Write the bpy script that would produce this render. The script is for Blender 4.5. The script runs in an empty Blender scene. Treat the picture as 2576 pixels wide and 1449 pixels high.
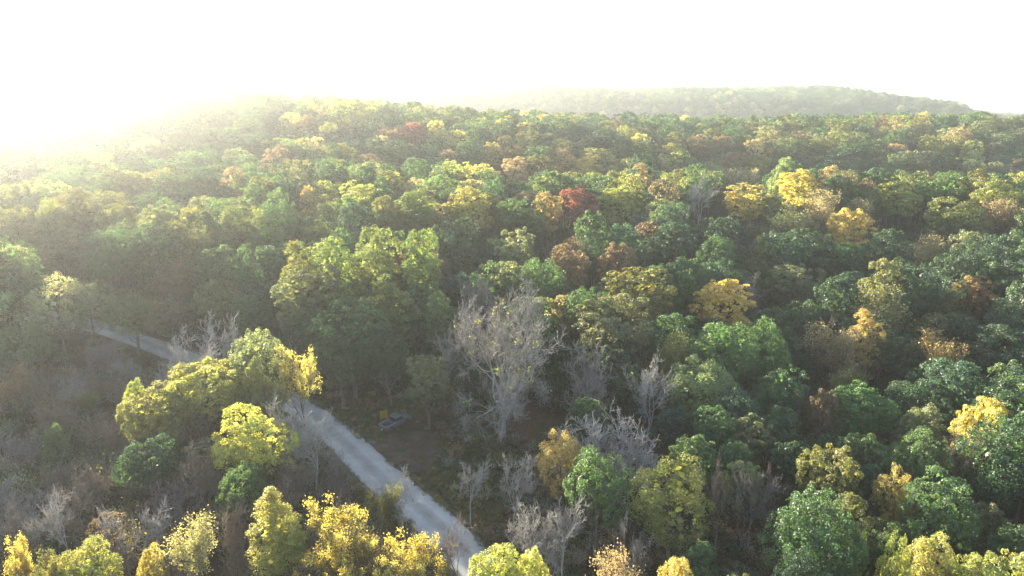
import bpy, bmesh, math, random
import numpy as np
from mathutils import Vector, Matrix

# ------------------------------------------------------------------ camera, sky, sun, exposure
SC = bpy.context.scene
COL = SC.collection
CAM_H = 52.0
PITCH = math.radians(15.2)
F, CX, CY = 1740.9, 1288.0, 724.5            # lens in pixels of a 2576 x 1449 view
cam = bpy.data.cameras.new('camera')
cam.sensor_width = 36.0
cam.lens = 36.0 * F / 2576.0
cam.clip_start, cam.clip_end = 0.5, 12000.0
cam_ob = bpy.data.objects.new('camera', cam)
COL.objects.link(cam_ob)
cam_ob.location = (0, 0, CAM_H)
cam_ob.rotation_euler = (math.radians(90) - PITCH, 0, 0)
SC.camera = cam_ob

SUN_EL, SUN_AZ = math.radians(11.5), math.radians(-36.0)     # azimuth from +Y, clockwise
world = bpy.data.worlds.new('World')
SC.world = world
world.use_nodes = True
wn, wl = world.node_tree.nodes, world.node_tree.links
bg = wn['Background']
sky = wn.new('ShaderNodeTexSky')
sky.sky_type = 'NISHITA'
sky.sun_disc = False
sky.sun_elevation = SUN_EL
sky.sun_rotation = SUN_AZ
sky.air_density, sky.dust_density, sky.ozone_density = 1.0, 0.9, 2.0
pale = wn.new('ShaderNodeHueSaturation')                     # thin white haze high up washes the sky's colour out
pale.inputs['Saturation'].default_value = 0.75
wl.new(sky.outputs[0], pale.inputs['Color']); wl.new(pale.outputs[0], bg.inputs[0])
bg.inputs[1].default_value = 0.09

sun = bpy.data.lights.new('sun', 'SUN')
sun.energy = 5.0
sun.angle = math.radians(0.5)
sun.color = (1.0, 0.88, 0.68)
sun_ob = bpy.data.objects.new('sun', sun)
COL.objects.link(sun_ob)
SUN_DIR = Vector((math.sin(SUN_AZ) * math.cos(SUN_EL), math.cos(SUN_AZ) * math.cos(SUN_EL), math.sin(SUN_EL)))
sun_ob.rotation_euler = (-SUN_DIR).to_track_quat('-Z', 'Y').to_euler()
sun_ob.location = SUN_DIR * 400

SC.view_settings.view_transform = 'Standard'
SC.view_settings.look = 'None'
SC.view_settings.gamma = 1.0
SC.view_settings.use_curve_mapping = False
SC.view_settings.exposure = 2.9
SC.render.engine = 'CYCLES'
cy = SC.cycles
cy.max_bounces, cy.diffuse_bounces, cy.glossy_bounces = 6, 3, 2
cy.transmission_bounces, cy.volume_bounces, cy.transparent_max_bounces = 4, 0, 6
cy.sample_clamp_indirect = 4.0
HAZE_FINE, HAZE_FINE_G = 0.00012, 0.30                     # fine dry haze, scatters broadly
HAZE_GLARE, HAZE_GLARE_G = 0.00016, 0.935                     # added to imitate lens glare, scatters forward round the sun

rng = np.random.default_rng(7)
random.seed(7)

# ------------------------------------------------------------------ helpers
def smooth(a, b, x):
    t = np.clip((x - a) / (b - a), 0, 1)
    return t * t * (3 - 2 * t)

def ray(X, Y):
    a, b = (X - CX) / F, (CY - Y) / F
    return np.array([a, math.cos(PITCH) + b * math.sin(PITCH), -math.sin(PITCH) + b * math.cos(PITCH)])

def project(p):
    p = np.atleast_2d(p)
    y, z = p[:, 1], p[:, 2] - CAM_H
    dep = y * math.cos(PITCH) - z * math.sin(PITCH)
    up = y * math.sin(PITCH) + z * math.cos(PITCH)
    return CX + F * p[:, 0] / dep, CY - F * up / dep, dep

ROAD = np.array([(24, 24), (12, 43), (6, 52), (-5.5, 70.6), (-10.7, 78.6), (-18.7, 88.2), (-29.9, 103.0), (-42, 116), (-58, 128), (-77, 139.5), (-90, 146.5),
                 (-108, 155), (-150, 178), (-200, 195)], float)
def road_curve(step=1.5):
    P = np.vstack([2 * ROAD[0] - ROAD[1], ROAD, 2 * ROAD[-1] - ROAD[-2]])
    out = []
    for i in range(1, len(P) - 2):
        n = max(2, int(np.linalg.norm(P[i + 1] - P[i]) / step))
        for t in np.linspace(0, 1, n, endpoint=False):
            a, b, c, d = P[i - 1], P[i], P[i + 1], P[i + 2]
            out.append(0.5 * (2 * b + (c - a) * t + (2 * a - 5 * b + 4 * c - d) * t * t + (3 * b - a - 3 * c + d) * t ** 3))
    return np.array(out)
ROADC = road_curve()
def road_dist(x, y):
    x, y = np.atleast_1d(x), np.atleast_1d(y)
    out = np.empty(len(x))
    for s in range(0, len(x), 4000):
        d = (x[s:s + 4000, None] - ROADC[None, :, 0]) ** 2 + (y[s:s + 4000, None] - ROADC[None, :, 1]) ** 2
        out[s:s + 4000] = np.sqrt(d.min(1))
    return out

def gauss(x, y, cx, cy_, sx, sy, rot=0.0):
    c, s = math.cos(rot), math.sin(rot)
    u, v = (x - cx) * c + (y - cy_) * s, -(x - cx) * s + (y - cy_) * c
    return np.exp(-0.5 * ((u / sx) ** 2 + (v / sy) ** 2))

def terrain(x, y):
    x, y = np.asarray(x, float), np.asarray(y, float)
    h = np.zeros(np.broadcast(x, y).shape)
    h = h + 31 * gauss(x, y, -195, 475, 155, 150) * smooth(112, 210, np.hypot(x, y))            # left ridge
    h = h + 5 * gauss(x, y, 10, 440, 130, 90)                # middle saddle
    h = h + 19 * gauss(x, y, 270, 500, 170, 115)              # right plateau
    h = h + 7 * gauss(x, y, 130, 228, 95, 34)                # near right ridge
    h = h - 4 * smooth(14, 60, x) * smooth(40, 80, y) * (1 - smooth(150, 205, y))   # low ground in the near right
    h = h - 12 * gauss(x, y, 210, 310, 110, 45)              # gully behind it
    h = h + 20 * gauss(x, y, -350, 440, 90, 100)             # the left ridge runs on into the glare
    h = h + 6 * gauss(x, y, 390, 500, 90, 80)
    d = np.hypot(x, y)
    h = h - 38 * smooth(600, 800, d) * (1 - smooth(980, 1250, d))
    az = np.degrees(np.arctan2(x, np.maximum(y, 1e-3)))
    prof = np.interp(az, [-60, -25, -12, -9, 3.5, 8, 12.9, 18.8, 24.2, 28.8, 31.4, 32.3, 33.2, 36, 60],
                     [14, 30, 44, 48, 54, 57, 60, 55, 46, 33, 29, 20, -8, -30, -30])
    w = smooth(980, 1420, d) * (1 - 0.75 * smooth(1500, 2300, d))
    bumps = 7 * np.sin(x * 0.011 + 1.3) * np.sin(y * 0.009 + x * 0.004) + 4 * np.sin(x * 0.027 + y * 0.013)
    h = h + prof * w + bumps * smooth(850, 1150, d)
    h = h + 14 * gauss(x, y, 40, 960, 240, 70, 0.25) + 10 * gauss(x, y, -160, 900, 200, 70, 0.1)
    h = h + (0.8 * np.sin(x * 0.06 + 0.5) * np.sin(y * 0.05) + 0.5 * np.sin(x * 0.13 + y * 0.09)) * smooth(125, 190, d)
    return h
def ground_z(x, y):
    return float(terrain(x, y))

def hit(X, Y, H):
    """Ground point of a thing of height H whose top shows at pixel X, Y."""
    r = ray(X, Y)
    t = np.arange(25, 2500, 0.5)
    x, y, z = r[0] * t, r[1] * t, CAM_H + r[2] * t
    below = z <= terrain(x, y) + H
    i = int(np.argmax(below)) if below.any() else len(t) - 1
    return x[i], y[i], t[i]

def fill_mesh(name, V, faces_n, idx, mats, mat_idx=None, smooth_shade=False):
    """V (N,3), faces of faces_n verts each, idx flat loop indices."""
    me = bpy.data.meshes.new(name)
    nf = len(idx) // faces_n
    me.vertices.add(len(V)); me.vertices.foreach_set('co', np.asarray(V, np.float32).ravel())
    me.loops.add(len(idx)); me.loops.foreach_set('vertex_index', np.asarray(idx, np.int32))
    me.polygons.add(nf)
    me.polygons.foreach_set('loop_start', np.arange(0, nf * faces_n, faces_n, dtype=np.int32))
    if mat_idx is not None:
        me.polygons.foreach_set('material_index', np.asarray(mat_idx, np.int32))
    if smooth_shade:
        me.polygons.foreach_set('use_smooth', np.ones(nf, bool))
    for m in mats: me.materials.append(m)
    me.update(calc_edges=True)
    return me

def link(name, me, parent=None, loc=None):
    o = bpy.data.objects.new(name, me); COL.objects.link(o)
    if parent: o.parent = parent
    if loc is not None: o.location = loc
    return o

def thing(name, label, cat, loc, group=None, rz=0.0):
    o = bpy.data.objects.new(name, None); COL.objects.link(o)
    o.empty_display_size = 0.3
    o.location = loc; o.rotation_euler = (0, 0, rz)
    o['label'] = label; o['category'] = cat
    if group: o['group'] = group
    return o

# ------------------------------------------------------------------ materials
def mat_new(name):
    m = bpy.data.materials.new(name); m.use_nodes = True
    n, l = m.node_tree.nodes, m.node_tree.links
    for x in list(n): n.remove(x)
    out = n.new('ShaderNodeOutputMaterial')
    return m, n, l, out

def leaf_material(name, instanced):
    m, n, l, out = mat_new(name)
    if instanced:
        c = n.new('ShaderNodeAttribute'); c.attribute_type = 'INSTANCER'; c.attribute_name = 'tint'
        base, alpha = c.outputs['Color'], None
    else:
        c = n.new('ShaderNodeObjectInfo'); base, alpha = c.outputs['Color'], c.outputs['Alpha']
    v = n.new('ShaderNodeAttribute'); v.attribute_name = 'leafvar'
    if alpha is not None:                                  # turning patches: some limbs are further into autumn
        tc = n.new('ShaderNodeTexCoord')
        add = n.new('ShaderNodeVectorMath'); add.operation = 'ADD'
        l.new(tc.outputs['Object'], add.inputs[0])
        comb = n.new('ShaderNodeCombineXYZ'); l.new(c.outputs['Random'], comb.inputs[0])
        sc = n.new('ShaderNodeVectorMath'); sc.operation = 'SCALE'; sc.inputs['Scale'].default_value = 90
        l.new(comb.outputs[0], sc.inputs[0]); l.new(sc.outputs[0], add.inputs[1])
        no = n.new('ShaderNodeTexNoise'); no.inputs['Scale'].default_value = 0.28; no.inputs['Detail'].default_value = 3
        l.new(add.outputs[0], no.inputs['Vector'])
        mr = n.new('ShaderNodeMapRange'); mr.inputs[1].default_value = 0.45; mr.inputs[2].default_value = 0.68
        l.new(no.outputs['Fac'], mr.inputs[0])
        mu = n.new('ShaderNodeMath'); mu.operation = 'MULTIPLY'
        l.new(mr.outputs[0], mu.inputs[0]); l.new(alpha, mu.inputs[1])
        warm = n.new('ShaderNodeMix'); warm.data_type = 'RGBA'; warm.blend_type = 'MIX'
        l.new(mu.outputs[0], warm.inputs[0]); l.new(base, warm.inputs[6])
        hs0 = n.new('ShaderNodeMix'); hs0.data_type = 'RGBA'; hs0.blend_type = 'MULTIPLY'; hs0.inputs[0].default_value = 1
        l.new(base, hs0.inputs[6]); hs0.inputs[7].default_value = (1.9, 1.25, 0.85, 1)
        l.new(hs0.outputs[2], warm.inputs[7])
        base = warm.outputs[2]
    hs = n.new('ShaderNodeHueSaturation')
    l.new(base, hs.inputs['Color'])
    mh = n.new('ShaderNodeMapRange'); mh.inputs[3].default_value = 0.475; mh.inputs[4].default_value = 0.525
    mv = n.new('ShaderNodeMapRange'); mv.inputs[3].default_value = 0.6; mv.inputs[4].default_value = 1.45
    l.new(v.outputs['Fac'], mh.inputs[0]); l.new(v.outputs['Fac'], mv.inputs[0])
    hs.inputs['Saturation'].default_value = 0.95
    l.new(mh.outputs[0], hs.inputs['Hue']); l.new(mv.outputs[0], hs.inputs['Value'])
    d = n.new('ShaderNodeBsdfDiffuse'); t = n.new('ShaderNodeBsdfTranslucent'); g = n.new('ShaderNodeBsdfGlossy')
    g.inputs['Roughness'].default_value = 0.55; g.inputs['Color'].default_value = (1, 1, 1, 1)
    l.new(hs.outputs[0], d.inputs['Color'])
    tm = n.new('ShaderNodeMix'); tm.data_type = 'RGBA'; tm.blend_type = 'MULTIPLY'; tm.inputs[0].default_value = 1
    l.new(hs.outputs[0], tm.inputs[6]); tm.inputs[7].default_value = (2.3, 2.15, 1.1, 1)
    l.new(tm.outputs[2], t.inputs['Color'])
    mx = n.new('ShaderNodeMixShader'); mx.inputs[0].default_value = 0.48
    l.new(d.outputs[0], mx.inputs[1]); l.new(t.outputs[0], mx.inputs[2])
    m2 = n.new('ShaderNodeMixShader'); m2.inputs[0].default_value = 0.035
    l.new(mx.outputs[0], m2.inputs[1]); l.new(g.outputs[0], m2.inputs[2])
    l.new(m2.outputs[0], out.inputs[0])
    return m

def noise_material(name, stops, scale, rough=0.9, detail=6, bump=0.0, coord='Object', spec=0.2, tint=False, metallic=0.0):
    m, n, l, out = mat_new(name)
    b = n.new('ShaderNodeBsdfPrincipled'); b.inputs['Roughness'].default_value = rough
    b.inputs['Specular IOR Level'].default_value = spec; b.inputs['Metallic'].default_value = metallic
    tc = n.new('ShaderNodeTexCoord'); no = n.new('ShaderNodeTexNoise')
    no.inputs['Scale'].default_value = scale; no.inputs['Detail'].default_value = detail
    no.inputs['Roughness'].default_value = 0.65
    l.new(tc.outputs[coord], no.inputs['Vector'])
    cr = n.new('ShaderNodeValToRGB'); el = cr.color_ramp.elements
    while len(el) < len(stops): el.new(0.5)
    for e, (p, c) in zip(el, stops): e.position = p; e.color = (*c, 1)
    l.new(no.outputs['Fac'], cr.inputs[0])
    col = cr.outputs[0]
    if tint:
        oi = n.new('ShaderNodeObjectInfo'); mt = n.new('ShaderNodeMix'); mt.data_type = 'RGBA'; mt.blend_type = 'MULTIPLY'
        mt.inputs[0].default_value = 1; l.new(col, mt.inputs[6]); l.new(oi.outputs['Color'], mt.inputs[7]); col = mt.outputs[2]
    l.new(col, b.inputs['Base Color'])
    if bump:
        bp = n.new('ShaderNodeBump'); bp.inputs['Strength'].default_value = bump; bp.inputs['Distance'].default_value = 0.05
        l.new(no.outputs['Fac'], bp.inputs['Height']); l.new(bp.outputs[0], b.inputs['Normal'])
    l.new(b.outputs[0], out.inputs[0])
    return m

def plain(name, c, rough=0.5, metallic=0.0, spec=0.5, coat=0.0, vary=0.12, scale=3.0):
    lo, hi = tuple(x * (1 - vary) for x in c), tuple(min(1, x * (1 + vary)) for x in c)
    m = noise_material(name, [(0.35, lo), (0.65, hi)], scale, rough, 4, 0, 'Object', spec, False, metallic)
    m.node_tree.nodes['Principled BSDF'].inputs['Coat Weight'].default_value = coat
    return m

LEAF = leaf_material('leaf', False)
LEAF_I = leaf_material('woodland_leaf', True)
BARK = noise_material('bark', [(0.3, (0.07, 0.055, 0.045)), (0.7, (0.17, 0.145, 0.12))], 2.5, 0.95, 6, 0.5)
GREYBARK = noise_material('weathered_bark', [(0.3, (0.24, 0.222, 0.20)), (0.7, (0.45, 0.425, 0.39))], 1.6, 0.9, 6, 0.3, tint=True)

TWIG = noise_material('twigs', [(0.3, (0.24, 0.215, 0.185)), (0.7, (0.46, 0.42, 0.37))], 0.5, 0.95, 4, 0.0, tint=True)
PALEBARK = noise_material('pale_twigs', [(0.3, (0.16, 0.148, 0.132)), (0.7, (0.34, 0.318, 0.285))], 0.5, 0.9, 6, 0.3)
# ------------------------------------------------------------------ ground
def ground_material():
    m, n, l, out = mat_new('leaf_litter')
    b = n.new('ShaderNodeBsdfPrincipled'); b.inputs['Roughness'].default_value = 1; b.inputs['Specular IOR Level'].default_value = 0.05
    tc = n.new('ShaderNodeTexCoord')
    n1 = n.new('ShaderNodeTexNoise'); n1.inputs['Scale'].default_value = 0.09; n1.inputs['Detail'].default_value = 5
    n2 = n.new('ShaderNodeTexNoise'); n2.inputs['Scale'].default_value = 1.7; n2.inputs['Detail'].default_value = 8; n2.inputs['Roughness'].default_value = 0.75
    l.new(tc.outputs['Object'], n1.inputs['Vector']); l.new(tc.outputs['Object'], n2.inputs['Vector'])
    r1 = n.new('ShaderNodeValToRGB'); e = r1.color_ramp.elements
    e[0].position, e[0].color = 0.4, (0.035, 0.04, 0.018, 1)
    e[1].position, e[1].color = 0.6, (0.085, 0.058, 0.036, 1)
    r2 = n.new('ShaderNodeValToRGB'); e = r2.color_ramp.elements
    e[0].position, e[0].color = 0.3, (0.5, 0.5, 0.5, 1); e[1].position, e[1].color = 0.75, (1.5, 1.4, 1.3, 1)
    l.new(n1.outputs['Fac'], r1.inputs[0]); l.new(n2.outputs['Fac'], r2.inputs[0])
    mx = n.new('ShaderNodeMix'); mx.data_type = 'RGBA'; mx.blend_type = 'MULTIPLY'; mx.inputs[0].default_value = 1
    l.new(r1.outputs[0], mx.inputs[6]); l.new(r2.outputs[0], mx.inputs[7]); l.new(mx.outputs[2], b.inputs['Base Color'])
    bp = n.new('ShaderNodeBump'); bp.inputs['Strength'].default_value = 0.8; bp.inputs['Distance'].default_value = 0.15
    l.new(n2.outputs['Fac'], bp.inputs['Height']); l.new(bp.outputs[0], b.inputs['Normal'])
    l.new(b.outputs[0], out.inputs[0])
    return m

def axis(lo, hi):
    near = np.arange(-260, 261, 4.0)
    pos = [260.0]
    step = 4.0
    while pos[-1] < hi:
        step = min(step * 1.06, 60); pos.append(pos[-1] + step)
    pos = np.array(pos[1:])
    return np.concatenate([-pos[::-1], near, pos])
gx = axis(0, 4200); gy = axis(0, 4200)
GX, GY = np.meshgrid(gx, gy)
GZ = terrain(GX, GY)
nx, ny = len(gx), len(gy)
ii = (np.arange(ny - 1)[:, None] * nx + np.arange(nx - 1)[None, :]).ravel()
quads = np.stack([ii, ii + 1, ii + nx + 1, ii + nx], 1).ravel()
GROUND_MAT = ground_material()
ground = link('ground', fill_mesh('ground', np.stack([GX, GY, GZ], 2).reshape(-1, 3), 4, quads, [GROUND_MAT], smooth_shade=True))
ground['kind'] = 'structure'

# road: crowned strip with thin skirts into the ground
def strip(name, half, lift, mat, wob=0.0, lat=(-1, -0.85, -0.62, -0.4, -0.2, 0, 0.2, 0.4, 0.62, 0.85, 1), seed=1):
    r = np.random.default_rng(seed)
    c = ROADC; t = np.gradient(c, axis=0); t /= np.linalg.norm(t, axis=1)[:, None]
    nrm = np.stack([t[:, 1], -t[:, 0]], 1)
    rows = []
    k = len(lat)
    for j, s in enumerate(lat):
        w = half * s
        off = np.full(len(c), w)
        if abs(s) == 1 and wob:
            e = np.convolve(r.normal(0, 1, len(c) + 6), np.ones(7) / 7, 'valid') * wob * 2.2
            off = off + e
        p = c + nrm * off[:, None]
        z = terrain(p[:, 0], p[:, 1]) + lift + 0.05 * (1 - s * s)
        rows.append(np.column_stack([p, z]))
    lo = rows[0].copy(); lo[:, 2] -= lift + 0.25; lo[:, :2] -= nrm * 0.25
    hi_ = rows[-1].copy(); hi_[:, 2] -= lift + 0.25; hi_[:, :2] += nrm * 0.25
    rows = [lo] + rows + [hi_]
    V = np.stack(rows, 1).reshape(-1, 3); k = len(rows)
    a = (np.arange(len(c) - 1)[:, None] * k + np.arange(k - 1)[None, :]).ravel()
    q = np.stack([a, a + 1, a + k + 1, a + k], 1).ravel()
    me = fill_mesh(name, V, 4, q, [mat], smooth_shade=True)
    at = me.attributes.new('across', 'FLOAT', 'POINT'); at.data.foreach_set('value', np.tile(np.array([-1.2, *lat, 1.2], np.float32), len(c)))
    o = link(name, me); o['kind'] = 'structure'
    return o
def road_material():
    m, n, l, out = mat_new('worn_road')
    b = n.new('ShaderNodeBsdfPrincipled'); b.inputs['Roughness'].default_value = 0.85; b.inputs['Specular IOR Level'].default_value = 0.25
    tc = n.new('ShaderNodeTexCoord')
    n1 = n.new('ShaderNodeTexNoise'); n1.inputs['Scale'].default_value = 0.35; n1.inputs['Detail'].default_value = 6
    n2 = n.new('ShaderNodeTexNoise'); n2.inputs['Scale'].default_value = 6; n2.inputs['Detail'].default_value = 8
    vo = n.new('ShaderNodeTexVoronoi'); vo.feature = 'DISTANCE_TO_EDGE'; vo.inputs['Scale'].default_value = 0.4
    for x in (n1, n2): l.new(tc.outputs['Object'], x.inputs['Vector'])
    wv = n.new('ShaderNodeVectorMath'); wv.operation = 'MULTIPLY_ADD'
    l.new(n1.outputs['Color'], wv.inputs[0]); wv.inputs[1].default_value = (2.5, 2.5, 2.5); l.new(tc.outputs['Object'], wv.inputs[2])
    l.new(wv.outputs[0], vo.inputs['Vector'])
    cr = n.new('ShaderNodeMapRange'); cr.inputs[1].default_value = 0.0; cr.inputs[2].default_value = 0.02; cr.inputs[3].default_value = 0.82; cr.inputs[4].default_value = 1.0
    l.new(vo.outputs['Distance'], cr.inputs[0])
    r1 = n.new('ShaderNodeValToRGB'); e = r1.color_ramp.elements
    e[0].position, e[0].color = 0.3, (0.25, 0.25, 0.245, 1); e[1].position, e[1].color = 0.7, (0.35, 0.348, 0.34, 1)
    r2 = n.new('ShaderNodeMapRange'); r2.inputs[3].default_value = 0.75; r2.inputs[4].default_value = 1.25
    l.new(n1.outputs['Fac'], r1.inputs[0]); l.new(n2.outputs['Fac'], r2.inputs[0])
    m1 = n.new('ShaderNodeMath'); m1.operation = 'MULTIPLY'; l.new(r2.outputs[0], m1.inputs[0]); l.new(cr.outputs[0], m1.inputs[1])
    mx = n.new('ShaderNodeVectorMath'); mx.operation = 'SCALE'; l.new(r1.outputs[0], mx.inputs[0]); l.new(m1.outputs[0], mx.inputs['Scale'])
    ac = n.new('ShaderNodeAttribute'); ac.attribute_name = 'across'
    ab = n.new('ShaderNodeMath'); ab.operation = 'ABSOLUTE'; l.new(ac.outputs['Fac'], ab.inputs[0])
    wo = n.new('ShaderNodeMath'); wo.operation = 'MULTIPLY_ADD'; l.new(n1.outputs['Fac'], wo.inputs[0]); wo.inputs[1].default_value = 0.22; l.new(ab.outputs[0], wo.inputs[2])
    tr = n.new('ShaderNodeValToRGB'); e = tr.color_ramp.elements       # worn wheel tracks, dusty middle, dirt and leaves at the edges
    while len(e) < 6: e.new(0.5)
    for q_, (p_, c_) in zip(e, ((0.08, (.78, .77, .75)), (0.30, (.86, .86, .85)), (0.50, (1.06, 1.06, 1.06)), (0.70, (1.02, 1.02, 1.02)), (0.95, (.95, .94, .92)), (1.12, (.70, .66, .60)))):
        q_.position = min(1, p_ / 1.12); q_.color = (*c_, 1)
    sc_ = n.new('ShaderNodeMath'); sc_.operation = 'DIVIDE'; l.new(wo.outputs[0], sc_.inputs[0]); sc_.inputs[1].default_value = 1.22
    l.new(sc_.outputs[0], tr.inputs[0])
    fm = n.new('ShaderNodeMix'); fm.data_type = 'RGBA'; fm.blend_type = 'MULTIPLY'; fm.inputs[0].default_value = 1
    l.new(mx.outputs[0], fm.inputs[6]); l.new(tr.outputs[0], fm.inputs[7])
    l.new(fm.outputs[2], b.inputs['Base Color'])
    bp = n.new('ShaderNodeBump'); bp.inputs['Strength'].default_value = 0.3; bp.inputs['Distance'].default_value = 0.02
    l.new(n2.outputs['Fac'], bp.inputs['Height']); l.new(bp.outputs[0], b.inputs['Normal'])
    l.new(b.outputs[0], out.inputs[0])
    return m
SHOULDER = noise_material('grassy_shoulder', [(0.35, (0.06, 0.055, 0.03)), (0.5, (0.10, 0.09, 0.06)), (0.7, (0.16, 0.14, 0.11))], 1.3, 1, 7, 0.6, spec=0.05)
strip('road_shoulder', 3.7, 0.03, SHOULDER, 0.5, seed=3)
strip('road', 2.65, 0.075, road_material(), 0.22, seed=4)

# bare earth pull-off by the road where the pickup stands
DIRT = noise_material('bare_earth', [(0.3, (0.036, 0.027, 0.019)), (0.5, (0.062, 0.048, 0.036)), (0.72, (0.105, 0.088, 0.072))], 0.55, 1, 9, 0.6, spec=0.05)
PULL = np.array([(-25.0, 97.5), (-17.5, 88.5), (-12.5, 89.5), (-11.0, 94.5), (-11.5, 99.5), (-14.5, 103.5), (-17.0, 101.5), (-20.5, 99.5)])
bmx = bmesh.new()
cen = PULL.mean(0); ring = []
r0 = np.random.default_rng(5)
N = 72
Pc = np.vstack([PULL, PULL[:1]])
seg = np.linspace(0, len(PULL), N, endpoint=False)
vc = bmx.verts.new((*cen, ground_z(*cen) + 0.045))
rings = []
for f in (0.45, 0.8, 1.0):
    rr = []
    for s in seg:
        i = int(s); p = Pc[i] * (1 - (s - i)) + Pc[i + 1] * (s - i)
        q = cen + (p - cen) * f * (1 + r0.normal(0, 0.05) * (f > 0.9))
        rr.append(bmx.verts.new((*q, ground_z(*q) + (0.045 if f < 0.9 else 0.01))))
    rings.append(rr)
for k in range(N):
    k2 = (k + 1) % N
    bmx.faces.new((vc, rings[0][k], rings[0][k2]))
    for a, b in ((0, 1), (1, 2)):
        bmx.faces.new((rings[a][k], rings[b][k], rings[b][k2], rings[a][k2]))
bmesh.ops.recalc_face_normals(bmx, faces=bmx.faces)
me = bpy.data.meshes.new('dirt_path'); bmx.to_mesh(me); bmx.free(); me.materials.append(DIRT)
o = link('dirt_path', me); o['kind'] = 'structure'

# haze: one closed box of even density round camera and scene
HAZE = bpy.data.materials.new('haze_air'); HAZE.use_nodes = True
hn = HAZE.node_tree.nodes; hl = HAZE.node_tree.links
for x in list(hn): hn.remove(x)
ho = hn.new('ShaderNodeOutputMaterial'); hadd = hn.new('ShaderNodeAddShader')
for k_, (dens, g_, c_) in enumerate(((HAZE_FINE, HAZE_FINE_G, (0.54, 0.76, 1.0, 1)), (HAZE_GLARE, HAZE_GLARE_G, (1.0, 0.89, 0.74, 1)))):  # broad haze, then the warm share standing in for lens glare
    pv = hn.new('ShaderNodeVolumePrincipled')
    pv.inputs['Color'].default_value = c_
    pv.inputs['Density'].default_value = dens
    pv.inputs['Anisotropy'].default_value = g_
    hl.new(pv.outputs[0], hadd.inputs[k_])
hl.new(hadd.outputs[0], ho.inputs['Volume'])
bmx = bmesh.new()
bmesh.ops.create_cube(bmx, size=1)
zlo, zhi = float(GZ.min()) - 1.0, 112.0
ext = max(float(gx.max()), float(gy.max())) + 20
bmesh.ops.scale(bmx, vec=(2 * ext, 2 * ext, zhi - zlo), verts=bmx.verts)
bmesh.ops.translate(bmx, vec=(0, 0, (zhi + zlo) / 2), verts=bmx.verts)
me = bpy.data.meshes.new('haze'); bmx.to_mesh(me); bmx.free(); me.materials.append(HAZE)
o = link('haze', me); o['kind'] = 'stuff'

# ------------------------------------------------------------------ tree generators
def unit(v): return v / np.maximum(np.linalg.norm(v, axis=-1, keepdims=True), 1e-9)

def leaf_mesh(name, P, Nn, S, var, mats, mat_idx=None, extra=None):
    r = np.random.default_rng(len(P))
    t = unit(np.cross(Nn, r.normal(size=P.shape))); b = np.cross(Nn, t)
    S = S[:, None]
    asp = r.uniform(0.55, 0.8, (len(P), 1))
    V = np.stack([P - t * S * .5, P + b * S * .5 * asp + t * S * 0.08, P + t * S * .5, P - b * S * .5 * asp + t * S * 0.08], 1).reshape(-1, 3)
    idx = np.arange(len(V))
    var4 = np.repeat(var, 4)
    if extra is not None:                                  # (verts, quad idx) of wood, second material
        mi = np.concatenate([np.zeros(len(P), int), np.ones(len(extra[1]) // 4, int)])
        idx = np.concatenate([idx, extra[1] + len(V)]); V = np.vstack([V, extra[0]])
        var4 = np.concatenate([var4, np.full(len(extra[0]), .5)]); mat_idx = mi
    me = fill_mesh(name, V, 4, idx, mats, mat_idx)
    a = me.attributes.new('leafvar', 'FLOAT', 'POINT'); a.data.foreach_set('value', var4.astype(np.float32))
    return me

def sphere_dirs(r, n): return unit(r.normal(size=(n, 3)))

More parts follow.
